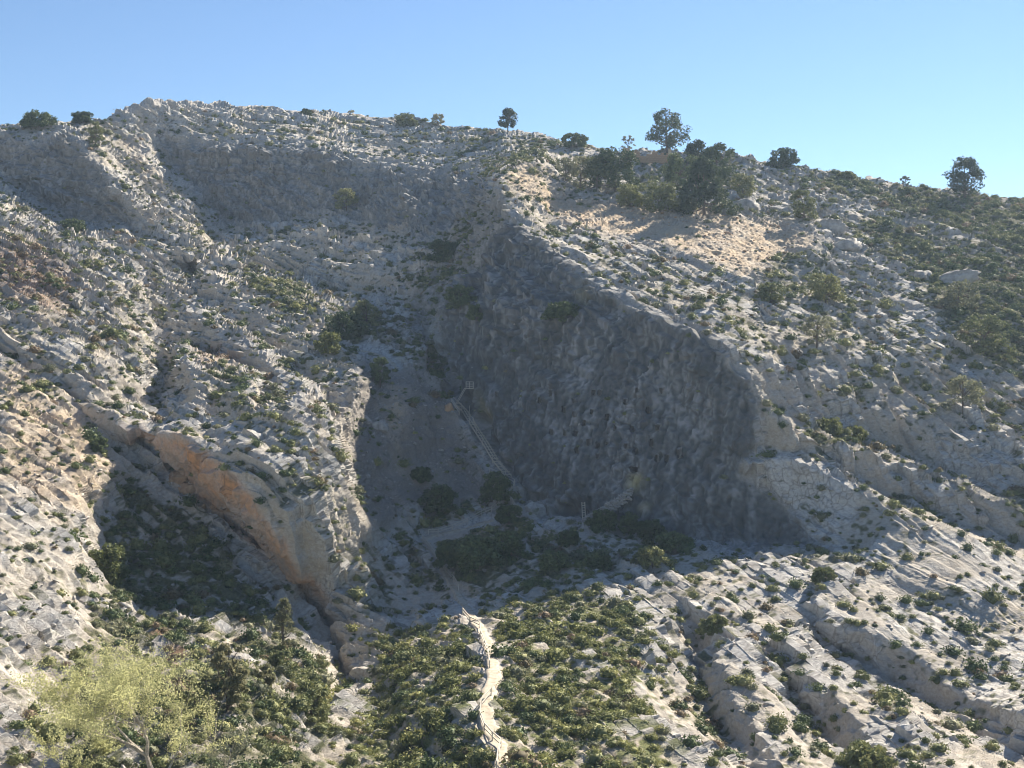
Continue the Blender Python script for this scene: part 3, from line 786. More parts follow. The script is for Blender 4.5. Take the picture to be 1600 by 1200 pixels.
G_DARK = [(0.0432, 0.0648, 0.0324), (0.0918, 0.1269, 0.054), (0.2025, 0.2295, 0.0972)]
G_OLIVE = [(0.0823, 0.0986, 0.0422), (0.1691, 0.1879, 0.0799), (0.3289, 0.3172, 0.1457)]
G_LUSH = [(0.0776, 0.0931, 0.0342), (0.1786, 0.1941, 0.0698), (0.326, 0.3182, 0.1242)]
G_DRY = [(.10, .075, .045), (.19, .15, .09), (.30, .25, .16)]
G_PINE = [(0.0317, 0.0475, 0.0282), (0.0634, 0.088, 0.0458), (0.132, 0.1549, 0.0792)]
G_PALE = [(.32, .325, .15), (.45, .445, .22), (.57, .555, .33)]
G_GREY = [(0.0943, 0.1093, 0.066), (0.1791, 0.1885, 0.1169), (0.3205, 0.311, 0.1979)]
G_SAGE = [(.11, .115, .06), (.19, .19, .105), (.29, .28, .165)]
MAT_SAGE = leaf_material('sage_leaf', G_SAGE, .4)
MAT_DARK = leaf_material('evergreen_leaf', G_DARK, .12)
MAT_OLIVE = leaf_material('olive_leaf', G_OLIVE, .2)
MAT_LUSH = leaf_material('rosemary_leaf', G_LUSH, .25)
MAT_DRY = leaf_material('dry_stem', G_DRY, .2)
MAT_PINE = leaf_material('pine_needle', G_PINE, .18)
MAT_PALE = leaf_material('spring_leaf', G_PALE, .62)
MAT_GREY = leaf_material('grey_leaf', G_GREY, .25)
MAT_BARK = plain_material('bark', [(.3, (.07, .055, .042)), (.55, (.15, .12, .095)), (.8, (.24, .20, .165))], 6)
MAT_BIRCH = plain_material('pale_bark', [(.3, (.20, .17, .13)), (.55, (.36, .32, .26)), (.8, (.48, .44, .37))], 5)
MAT_WOOD = plain_material('weathered_timber', [(.3, (.38, .34, .28)), (.55, (.54, .49, .41)), (.8, (.66, .61, .53))], 2.5, .8, .3, .01, (1, 1, 6))
MAT_STONE = plain_material('wall_stone', [(.3, (.20, .185, .17)), (.5, (.34, .32, .29)), (.75, (.50, .475, .43))], 2.2, .95, .6, .08)
MAT_REDST = plain_material('ochre_stone', [(.3, (.27, .17, .11)), (.5, (.40, .27, .17)), (.75, (.52, .39, .26))], 1.6, .95, .6, .08)
MAT_RUIN = plain_material('rendered_masonry', [(.3, (.30, .22, .15)), (.5, (.45, .36, .25)), (.75, (.58, .50, .38))], 1.2, .95, .5, .06)
MAT_DIRT = plain_material('trodden_path', [(.3, (.30, .25, .185)), (.5, (.42, .37, .29)), (.75, (.52, .47, .39))], 1.4, .95, .5, .05)

def blob(r, n1=8, n2=6, amp=.25):
    """uneven closed lump, about unit radius"""
    v = [(0, 0, -1)]
    for i in range(1, n2):
        th = math.pi * i / n2
        for k in range(n1):
            ph = 2 * math.pi * (k + .5 * (i % 2)) / n1
            v.append((math.sin(th) * math.cos(ph), math.sin(th) * math.sin(ph), -math.cos(th)))
    v.append((0, 0, 1))
    f = []
    for k in range(n1): f.append((0, 1 + (k + 1) % n1, 1 + k))
    for i in range(n2 - 2):
        for k in range(n1):
            a = 1 + i * n1 + k; b = 1 + i * n1 + (k + 1) % n1
            f += [(a, b, b + n1), (a, b + n1, a + n1)]
    t = len(v) - 1; l = 1 + (n2 - 2) * n1
    for k in range(n1): f.append((l + k, l + (k + 1) % n1, t))
    v = np.array(v); v *= (1 + r.normal(size=(len(v), 1)) * amp)
    return v, np.array(f)

def shrub_mesh(name, seed, mat, stem, h=.8, n=260, spiky=False):
    r = np.random.default_rng(seed)
    c = r.normal(size=(n, 3)); c /= np.linalg.norm(c, axis=1, keepdims=True)
    c[:, 2] = np.abs(c[:, 2])
    lob = 1 + .28 * np.sin(3 * np.arctan2(c[:, 1], c[:, 0]) + r.uniform(0, 6)) * (1 - c[:, 2]) + .2 * np.sin(5 * np.arctan2(c[:, 1], c[:, 0]) + r.uniform(0, 6))
    c *= (r.uniform(.25, 1.05, (n, 1)) ** .5) * lob[:, None]
    c[:, 2] = c[:, 2] * h + .02
    v, f = leaf_cards(c, .115, r, .8, .6)
    bv, bf = blob(r, 6, 4, .18)
    bv = bv * np.array([.66, .66, .55 * h]) + np.array([0, 0, .28 * h])
    f3 = np.concatenate([np.stack([f[:, 0], f[:, 1], f[:, 2]], 1), np.stack([f[:, 0], f[:, 2], f[:, 3]], 1), bf + len(v)])
    return np_mesh(name, np.concatenate([v, bv]), f3, [mat])

SHRUBS = [shrub_mesh('shrub_foliage', 1, MAT_DARK, None, .75), shrub_mesh('shrub_foliage', 2, MAT_DARK, None, .95), shrub_mesh('shrub_foliage', 3, MAT_OLIVE, None, .7),
          shrub_mesh('shrub_foliage', 4, MAT_OLIVE, None, .9), shrub_mesh('shrub_foliage', 5, MAT_LUSH, None, .8), shrub_mesh('shrub_foliage', 6, MAT_LUSH, None, .65),
          shrub_mesh('shrub_foliage', 7, MAT_DRY, None, .8), shrub_mesh('shrub_foliage', 8, MAT_GREY, None, .7)]

def rock_mesh(name, seed, mat, flat=.7, n1=9, n2=7):
    """angular fragment: a lump cut by random planes, its faces roughened"""
    r = np.random.default_rng(seed)
    v, f = blob(r, n1, n2, .04)
    for _ in range(11):
        n = r.normal(size=3); n /= np.linalg.norm(n); d = r.uniform(.4, .8)
        k = v @ n; m = k > d
        v[m] -= np.outer(k[m] - d, n)
    if n1 > 12:
        nn = v / np.linalg.norm(v, axis=1, keepdims=True)
        v = v + nn * (.16 * perlin(v[:, 0] * 2 + seed, v[:, 1] * 2, v[:, 2] * 4) + .10 * perlin(v[:, 0] * 5, v[:, 1] * 5 + seed, v[:, 2] * 7))[:, None]
    v *= np.array([1.25, .95, flat])
    return np_mesh(name, v, f, [mat])
BOULDERS = [rock_mesh('boulder', 60 + i, MAT_STONE, .7, 30, 20) for i in range(4)]
ROCKS = [rock_mesh('rock', 20 + i, MAT_STONE, .55 + .1 * (i % 4)) for i in range(5)]
RED_ROCKS = [rock_mesh('rock', 30 + i, MAT_REDST, .7) for i in range(3)]
RED_BOULDERS = [rock_mesh('boulder', 70 + i, MAT_REDST, .7, 24, 16) for i in range(3)]

# ------------------------------------------------------------------ ground that carries on out of sight
mb = MB()
g = []
for k, rr in enumerate((0, 400, 900, 1500)):
    g.append(rr)
nseg = 48
vs = [(0, 150, -118)] + [(rr * math.cos(2 * math.pi * i / nseg), 150 + rr * math.sin(2 * math.pi * i / nseg), -118 - (4 if rr < 500 else 0)) for rr in g[1:] for i in range(nseg)]
fs = [(0, 1 + i, 1 + (i + 1) % nseg) for i in range(nseg)]
for k in range(2):
    fs += [(1 + k * nseg + i, 1 + (k + 1) * nseg + i, 1 + (k + 1) * nseg + (i + 1) % nseg, 1 + k * nseg + (i + 1) % nseg) for i in range(nseg)]
mb.add(vs, fs)
vf = mb.build('valley_floor', MAT_STONE); vf['kind'] = 'structure'

# ------------------------------------------------------------------ footpaths
def resample(pts, step):
    out = [np.array(pts[0], float)]
    for a, b in zip(pts, pts[1:]):
        a, b = np.array(a, float), np.array(b, float); L = np.linalg.norm(b - a); n = max(1, int(round(L / step)))
        out += [a + (b - a) * k / n for k in range(1, n + 1)]
    return out

def smooth_line(pts, it=2):
    for _ in range(it):
        q = [pts[0]]
        for a, b in zip(pts, pts[1:]):
            a, b = np.array(a, float), np.array(b, float)
            q += [.75 * a + .25 * b, .25 * a + .75 * b]
        pts = q + [pts[-1]]
    return pts

path_nodes = []
for pi_, (pl, hw) in enumerate(PATHS):
    uv = resample(smooth_line(pl), 5)
    C = np.array([surf(u, v)[0] for u, v in uv])
    k = np.ones(7) / 7
    Cp = np.pad(C, ((3, 3), (0, 0)), mode='edge')
    C = np.stack([np.convolve(Cp[:, i], k, 'valid') for i in range(3)], -1)
    path_nodes.append(C)
    rp = np.random.default_rng(90 + pi_)
    vs, fs = [], []
    ncross = 7
    for i, c in enumerate(C):
        d = C[min(i + 1, len(C) - 1)] - C[max(i - 1, 0)]; d[2] = 0; d /= np.linalg.norm(d) + 1e-9
        s = np.array([d[1], -d[0], 0])
        wl, wr = hw * (1 + .22 * rp.normal()), hw * (1 + .22 * rp.normal())
        for q in range(ncross):
            t = q / (ncross - 1) * 2 - 1
            off = t * (wr if t > 0 else wl)
            z = .16 - .05 * (1 - abs(t)) + .035 * rp.normal() - (1.1 if abs(t) == 1 else 0)
            vs.append(c + s * (off * (1.12 if abs(t) == 1 else 1)) + np.array([0, 0, z]))
    for i in range(len(C) - 1):
        for q in range(ncross - 1):
            a = i * ncross + q
            fs.append((a, a + 1, a + 1 + ncross, a + ncross))
    o = link('footpath', np_mesh('footpath', vs, fs, [MAT_DIRT])); o['kind'] = 'structure'

# ------------------------------------------------------------------ cave windows: squared openings lined with rock, in the big wall
MAT_RECESS = plain_material('hewn_rock', [(.3, (.17, .16, .15)), (.6, (.25, .235, .215)), (.85, (.33, .31, .28))], 2.5, .95, .5, .05)
rw = np.random.default_rng(17)
for k, (p, w, h) in enumerate(window_sites):
    n = Vector((-.62, -.76, .10)).normalized(); sx = Vector((.76, -.62, 0)).normalized(); sz = sx.cross(n)
    sz = -sz if sz.z < 0 else sz
    w *= rw.uniform(.85, 1.2); h *= rw.uniform(.85, 1.15)
    dep = 2.0 + .8 * rw.random()
    mb = MB()
    lip = []
    rim_o, rim_i, inn = [], [], []
    NQ = 12
    for q in range(NQ):
        a = 2 * math.pi * (q + .5) / NQ
        cxx, czz = math.cos(a), math.sin(a)
        kk = 1 / max(abs(cxx), abs(czz)) ** .72          # between an ellipse and a rectangle
        j = 1 + .09 * rw.normal()
        pt = sx * (cxx * kk * w / 2 * j) + sz * (czz * kk * h / 2 * j)
        rim_i.append(p + pt + n * (.06 + .03 * rw.normal()))
        rim_o.append(p + pt * 1.5 - n * .4)
        inn.append(p + pt * 1.1 - n * dep)
    vs = rim_o + rim_i + inn + [p - n * (dep + .1)]
    fs = []
    for q in range(NQ):
        r_ = (q + 1) % NQ
        fs += [(q, r_, NQ + r_, NQ + q), (NQ + q, NQ + r_, 2 * NQ + r_, 2 * NQ + q), (2 * NQ + q, 2 * NQ + r_, 3 * NQ)]
    mb.add(vs, fs)
    mb.build('cave_window', MAT_RECESS, hill['cliff_face'])

# ------------------------------------------------------------------ stairs, rails, ladders
def spt(u, v, lift=0.0):
    p, _ = surf(u, v)
    return Vector((p.x, p.y, p.z + lift))

PANEL = {}
def unit_beam(name, mat):
    """beams share one unit mesh, scaled per piece"""
    if name not in PANEL:
        mb = MB(); mb.box((0, 0, 0), (.5, 0, 0), (0, .5, 0), (0, 0, .5)); PANEL[name] = mb.mesh(name, mat)
    return PANEL[name]

def beam_part(name, a, b, w, h, mat, parent):
    a, b = Vector(a), Vector(b); d = b - a
    o = link(name, unit_beam(name, mat), parent)
    y = d.normalized(); up = Vector((0, 0, 1)) if abs(y.z) < .97 else Vector((1, 0, 0))
    x = y.cross(up).normalized(); z = x.cross(y)
    m = Matrix((( x.x * w, y.x * d.length, z.x * h, 0), (x.y * w, y.y * d.length, z.y * h, 0), (x.z * w, y.z * d.length, z.z * h, 0), (0, 0, 0, 1)))
    m.translation = (a + b) / 2 - (parent.location if parent else Vector())
    o.matrix_local = m
    return o

def railing(label, uvs, post_h=1.05, rails=(1.0, .55), th=.13, group='timber railings along the footpath', lift=0):
    pts = [spt(u, v, lift) for u, v in uvs]
    t = empty('railing', pts[0]); tag(t, label, 'railing', group)
    for p in pts:
        beam_part('post', p - Vector((0, 0, .35)), p + Vector((0, 0, post_h)), th, th, MAT_WOOD, t)
    for a, b in zip(pts, pts[1:]):
        for hgt in rails:
            beam_part('rail', a + Vector((0, 0, hgt)), b + Vector((0, 0, hgt)), th * .75, th * .9, MAT_WOOD, t)
    return t

railing('short timber railing at the bend where the sunlit path enters the shade', [(727, 964), (735, 975), (750, 983)])
railing('timber railing down the left edge of the broad sunlit path', [(750, 983), (752, 998), (757, 1012), (763, 1028), (766, 1046)])
railing('timber railing kinking round the outside of the sunlit path hairpin', [(767, 1090), (751, 1107), (751, 1128), (757, 1146), (768, 1159), (782, 1170), (778, 1188), (776, 1206)])
railing('long shaded timber railing above the terrace path beside the dark bushes', [(669, 836), (685, 835), (708, 828), (730, 816), (752, 806), (767, 799), (782, 782), (797, 772), (804, 760)])
railing('shaded timber railing following the narrow path down from the terrace', [(660, 846), (668, 856), (677, 868), (687, 882), (697, 896), (708, 910), (716, 924)])

def stair_flight():
    a = spt(795, 750, .25); b = spt(713, 636, .25)
    t = empty('wooden_stairs', a); tag(t, 'long weathered timber stair climbing the dark cleft below the cliff', 'stairs')
    d = b - a; hd = Vector((d.x, d.y, 0)).normalized(); sd = Vector((hd.y, -hd.x, 0))
    # the flight follows the ground in three runs
    uv = [(795, 750), (776, 726), (756, 698), (740, 670), (723, 643), (713, 634)]
    P_ = [spt(u, v, .7) for u, v in uv]
    n = 0
    for A, B in zip(P_, P_[1:]):
        for s_ in (-.62, .62):
            beam_part('stringer', A + sd * s_, B + sd * s_, .1, .28, MAT_WOOD, t)
        m = max(2, int((B - A).length / .95))
        for k in range(m):
            c = A + (B - A) * ((k + .5) / m) + Vector((0, 0, .16))
            beam_part('tread', c - sd * .75, c + sd * .75, .5, .12, MAT_WOOD, t)
        for s_ in (-.72,):
            beam_part('handrail', A + sd * s_ + Vector((0, 0, 1.15)), B + sd * s_ + Vector((0, 0, 1.15)), .1, .12, MAT_WOOD, t)
            beam_part('post', A + sd * s_ - Vector((0, 0, .4)), A + sd * s_ + Vector((0, 0, 1.2)), .12, .12, MAT_WOOD, t)
    return t
stair_flight()
railing('timber railing at the foot of the long stair beside the pale rubble', [(771, 742), (786, 748), (804, 758)], rails=(1.0, .5))
railing('steep handrail against the cliff on the right of the long stair', [(727, 642), (733, 652), (740, 664), (747, 678)], group='handrails beside the long stair', rails=(1.0, .6))
railing('short steep handrail on the left at the top of the long stair', [(706, 632), (711, 640), (717, 648)], group='handrails beside the long stair')

def ladder_up(label, foot, top, width, n, th=.1):
    t = empty('ladder', foot); tag(t, label, 'ladder')
    d = top - foot; sd = Vector((d.y, -d.x, 0))
    sd = sd.normalized() if sd.length > .3 else Vector((.75, -.65, 0))
    for s_ in (-width / 2, width / 2):
        beam_part('stile', foot + sd * s_, top + sd * s_, th, th, MAT_WOOD, t)
    for k in range(n):
        c = foot + d * ((k + .6) / n)
        beam_part('rung', c - sd * width / 2, c + sd * width / 2, th * .7, th * .7, MAT_WOOD, t)
    return t
f_ = spt(717, 632); q_ = spt(731, 607)
ladder_up('narrow timber ladder rising from the stair top to a cliff platform', f_ + Vector((-.3, -.6, .2)), q_ + Vector((-.5, -.7, .2)), .7, 9)
# small railed platform at the ladder's head
c_ = q_ + Vector((.2, -.6, 0)); pf = empty('cliff_platform', c_); tag(pf, 'small railed timber platform high on the cliff above the stair', 'platform')
beam_part('deck', c_ + Vector((-.6, .3, .1)), c_ + Vector((1.0, -.9, .1)), 1.0, .12, MAT_WOOD, pf)
for dx, dy in ((-.55, -.1), (.2, -.65), (.95, -1.2)):
    beam_part('post', c_ + Vector((dx, dy, 0)), c_ + Vector((dx, dy, 1.5)), .11, .11, MAT_WOOD, pf)
for hh in (.55, 1.0, 1.45):
    beam_part('rail', c_ + Vector((-.55, -.1, hh)), c_ + Vector((.95, -1.2, hh)), .09, .1, MAT_WOOD, pf)
f_ = spt(915, 812)
ladder_up('pale upright timber ladder standing at the foot of the cliff by the stone ramp', f_ + Vector((-.25, -.9, -.2)), f_ + Vector((-.35, -.5, 3.1)), .55, 8, .13)

# stone ramp leaning on the wall
def stone_ramp():
    a = spt(913, 815); b = spt(990, 768)
    a += Vector((-.5, -1.0, -.3)); b += Vector((-.5, -.8, .2))
    t = empty('stone_ramp', a); tag(t, 'rough stone ramp slanting up the foot of the cliff beside the ladder', 'ramp')
    d = b - a; hd = Vector((d.x, d.y, 0)).normalized(); out = Vector((hd.y, -hd.x, 0))
    if out.y > 0: out = -out
    r = np.random.default_rng(5)
    n = 24
    for k in range(n):
        c = a + d * ((k + .5) / n)
        for row, (o_, zz) in enumerate(((.45, .28), (.7, -.2), (.95, -.7), (1.15, -1.2), (-.1, .2), (-.5, .1))):
            s = link('block', ROCKS[int(r.integers(5))], t)
            s.location = c + out * float(o_ + .08 * r.normal()) + Vector((0, 0, float(zz + .08 * r.normal()))) - a
            s.rotation_euler = (.2 * r.normal(), .2 * r.normal(), math.atan2(hd.y, hd.x) + .2 * r.normal())
            s.scale = tuple(.42 * x for x in r.uniform(.75, 1.25, 3))
stone_ramp()

# ------------------------------------------------------------------ ruin on the brow of the hill
def ruin():
    a = Vector(world_pt(977, 254, 350)); b = Vector(world_pt(1047, 251, 346))
    g0 = surf(977, 256)[0]; g1 = surf(1047, 254)[0]
    a = Vector((g0.x, g0.y - 1, g0.z - .6)); b = Vector((g1.x, g1.y - 1, g1.z - .6))
    t = empty('ruined_wall', a); tag(t, 'crumbling ochre ruined wall with an uneven top among the ridge pines', 'ruin')
    d = b - a; L = d.length; hd = d.normalized(); nn = Vector((-hd.y, hd.x, 0)).normalized()
    r = np.random.default_rng(3)
    nx = 15
    course_h = .62
    for row in range(6):
        for k in range(nx):
            top = 3.3 + .5 * math.sin(k * .9) - (.9 if 4 < k < 9 else 0)
            if (row + 1) * course_h > top + .2 * r.normal(): continue
            c = a + hd * (L * (k + .5 + .25 * (row % 2)) / nx) + Vector((0, 0, (row + .5) * course_h)) - a
            s = link('stone', RUIN_BLOCK, t)
            s.location = c + nn * (.05 * r.normal()); s.rotation_euler = (0, 0, math.atan2(hd.y, hd.x) + .05 * r.normal())
            s.scale = (L / nx * r.uniform(.93, 1.03), .7, course_h * r.uniform(.93, 1.02))
    mb = MB(); mb.box(a + hd * .4 + Vector((0, -.3, 1.9)) - a, hd * 1.0, nn * .9, Vector((0, 0, 1.9)))
    e = mb.build('end_buttress', MAT_RUIN, t)
    mb = MB(); mb.box(b + Vector((0, -.2, 2.0)) - a, hd * .45, nn * .5, Vector((0, 0, 2.3)))
    mb.build('pillar', MAT_RUIN, t)
mb = MB(); mb.box((0, 0, 0), (.5, 0, 0), (0, .5, 0), (0, 0, .5)); RUIN_BLOCK = mb.mesh('stone', MAT_REDST)
ruin()

# ------------------------------------------------------------------ a walker on the rubble below the stairs
def walker():
    base = spt(811, 778, .02)
    t = bpy.data.meshes.new('person')
    J = {'pel': (0, 0, .93), 'wai': (0, .01, 1.06), 'che': (0, .03, 1.27), 'nek': (0, .02, 1.45), 'hd0': (0, -.01, 1.55), 'hd1': (0, -.02, 1.66),
         'shl': (-.18, .02, 1.38), 'ell': (-.31, .03, 1.14), 'hal': (-.33, -.10, .92), 'shr': (.18, .02, 1.38), 'elr': (.31, .04, 1.14), 'har': (.34, -.08, .92),
         'hpl': (-.09, 0, .88), 'knl': (-.15, -.06, .50), 'anl': (-.17, .02, .09), 'tol': (-.19, -.14, .04), 'hpr': (.09, 0, .88), 'knr': (.14, -.02, .50), 'anr': (.18, .06, .09), 'tor': (.20, -.10, .04)}
    R_ = dict(pel=.15, wai=.13, che=.155, nek=.06, hd0=.085, hd1=.10, shl=.07, ell=.05, hal=.04, shr=.07, elr=.05, har=.04, hpl=.10, knl=.065, anl=.045, tol=.04, hpr=.10, knr=.065, anr=.045, tor=.04)
    E = [('pel', 'wai'), ('wai', 'che'), ('che', 'nek'), ('nek', 'hd0'), ('hd0', 'hd1'), ('che', 'shl'), ('shl', 'ell'), ('ell', 'hal'), ('che', 'shr'), ('shr', 'elr'), ('elr', 'har'), ('pel', 'hpl'), ('hpl', 'knl'), ('knl', 'anl'), ('anl', 'tol'), ('pel', 'hpr'), ('hpr', 'knr'), ('knr', 'anr'), ('anr', 'tor')]
    ks = list(J)
    t.from_pydata([J[k] for k in ks], [(ks.index(a), ks.index(b)) for a, b in E], [])
    o = link('person', t, None, base)
    md = o.modifiers.new('skin', 'SKIN')
    for i, k in enumerate(ks):
        sv = t.skin_vertices[0].data[i]; sv.radius = (R_[k], R_[k] * .85); sv.use_root = (k == 'pel')
    ss = o.modifiers.new('sub', 'SUBSURF'); ss.levels = ss.render_levels = 1
    o.scale = (1.05, 1.05, 1.05)
    k = NT('dark_clothing', .8, .2)
    z = k.n('ShaderNodeSeparateXYZ'); k.l(k.obj(), z.inputs[0])
    c = k.ramp(k.math('DIVIDE', z.outputs[2], 1.8), [(0, (.03, .028, .03)), (.05, (.03, .035, .06)), (.49, (.025, .03, .05)), (.5, (.022, .022, .026)), (.80, (.02, .02, .024)), (.82, (.42, .27, .19)), (.90, (.42, .27, .19)), (.915, (.03, .02, .015))])
    k.t.nodes[-1].color_ramp.interpolation = 'CONSTANT' if hasattr(k.t.nodes[-1], 'color_ramp') else None
    k.l(c, k.b.inputs['Base Color']); t.materials.append(k.m)
    tag(o, 'person in dark clothes standing on the pale rubble by the stair foot', 'person')
walker()

# ------------------------------------------------------------------ trees
def crown_cards(r, clumps, per, cs, size, flat=.8, aspect=.45):
    """leaf clumps: per cards scattered in a small ball round every clump centre"""
    c = np.repeat(np.asarray(clumps), per, 0)
    o = r.normal(size=(len(c), 3)); o /= np.linalg.norm(o, axis=1, keepdims=True)
    c = c + o * (r.uniform(.2, 1, (len(c), 1)) ** .6) * cs * np.array([1, 1, .75])
    return leaf_cards(c, size, r, flat, aspect)

def limb_tubes(mb, r, ends, h, base_r, start=.25):
    for e in ends:
        e = np.array(e); z0 = min(max(start * h, e[2] * r.uniform(.45, .75)), h * .9)
        s = np.array([0, 0, z0]); m = (s + e) / 2 + np.array([0, 0, -.04 * h]) + r.normal(size=3) * .03 * h
        mb.tube([s, m, e], [base_r * .35 * (1 - z0 / h * .6), base_r * .22, base_r * .07], 4)

def tree_parts(seed, h, w, style):
    """crown mesh and trunk mesh, foot at the origin; h, w in metres"""
    r = np.random.default_rng(seed)
    bark, leaf = MAT_BARK, {'pine': MAT_PINE, 'cone': MAT_PINE, 'round': MAT_DARK, 'olive': MAT_OLIVE, 'sparse': MAT_GREY, 'sage': MAT_SAGE, 'grey': MAT_GREY, 'column': MAT_SAGE, 'lush': MAT_LUSH}[style]
    mb = MB()
    R = w / 2
    cl = []
    base = {'pine': .2, 'cone': .04, 'round': .06, 'olive': .05, 'sparse': .2, 'grey': .12, 'sage': .12, 'column': .12, 'lush': .05}[style]
    n = {'pine': 62, 'cone': 95, 'round': 50, 'olive': 44, 'sparse': 24, 'grey': 38, 'sage': 46, 'column': 40, 'lush': 44}[style]
    lob = [(r.uniform(0, 6.28), r.uniform(base + .05, .95), r.uniform(.75, 1.2)) for _ in range(6)]
    while len(cl) < n:
        t = r.uniform(base, 1)
        k = (t - base) / (1 - base)
        if style == 'cone': rad = R * (1 - k) ** .62 * (.25 + .75 * min(1, k * 6 + .5))
        elif style == 'pine': rad = R * math.sin(math.pi * min(1, .12 + .88 * k ** .85)) ** .6
        elif style == 'column': rad = R * math.sin(math.pi * (.12 + .86 * k)) ** .7
        else: rad = R * math.sqrt(max(.02, 1 - (2 * k - .85) ** 2 / 1.4))
        a = r.uniform(0, 6.283)
        bump = .84 + .62 * max(math.cos(a - l[0]) * (1 - abs(t - l[1]) * 4) for l in lob) * .8
        rr = (1.0 if style in ('cone', 'round', 'olive') else .86) * rad * bump * r.uniform(.15, 1) ** .45
        if style in ('pine',) and r.random() < .25 and k < .3: rr *= 1.15
        cl.append((rr * math.cos(a), rr * math.sin(a), t * h * .97))
    cl = np.array(cl)
    cs = {'pine': .15, 'cone': .12, 'round': .17, 'olive': .17, 'sparse': .11, 'grey': .14, 'sage': .13, 'column': .2, 'lush': .17}[style] * w
    per = {'sparse': 30, 'grey': 40, 'column': 40, 'pine': 50}.get(style, 95 if style in ('cone', 'round') else 75)
    size = max(.13, min(.40, .066 * w ** .6 * 1.5))
    v, f = crown_cards(r, cl, per, cs, size)
    crown = np_mesh('crown', v, f, [leaf])
    br = .028 * h + .02
    lean = r.normal() * .03 * h
    mb.tube([(0, 0, -.4), (lean * .2, 0, h * .25), (lean * .6, .02 * h, h * .55), (lean * .4, 0, h * .9)], [br, br * .8, br * .5, br * .12], 6)
    limb_tubes(mb, r, cl[r.permutation(len(cl))[:14]], h, br * 1.5, base * .8)
    return crown, mb.mesh('trunk', bark)

CACHE = {}
def plant_tree(name, u, v, hp, wp, style, label, cat='tree', group=None, seed=None, lift=0, dmul=1):
    p, _ = surf(u, v)
    h, w = hp * p.y / F, wp * p.y / F
    cr, tr = tree_parts(seed or int(u * 7 + v), h, w, style)
    t = empty(name, (p.x, p.y, p.z + lift), 0); tag(t, label, cat, group)
    link('crown', cr, t); link('trunk', tr, t)
    return t

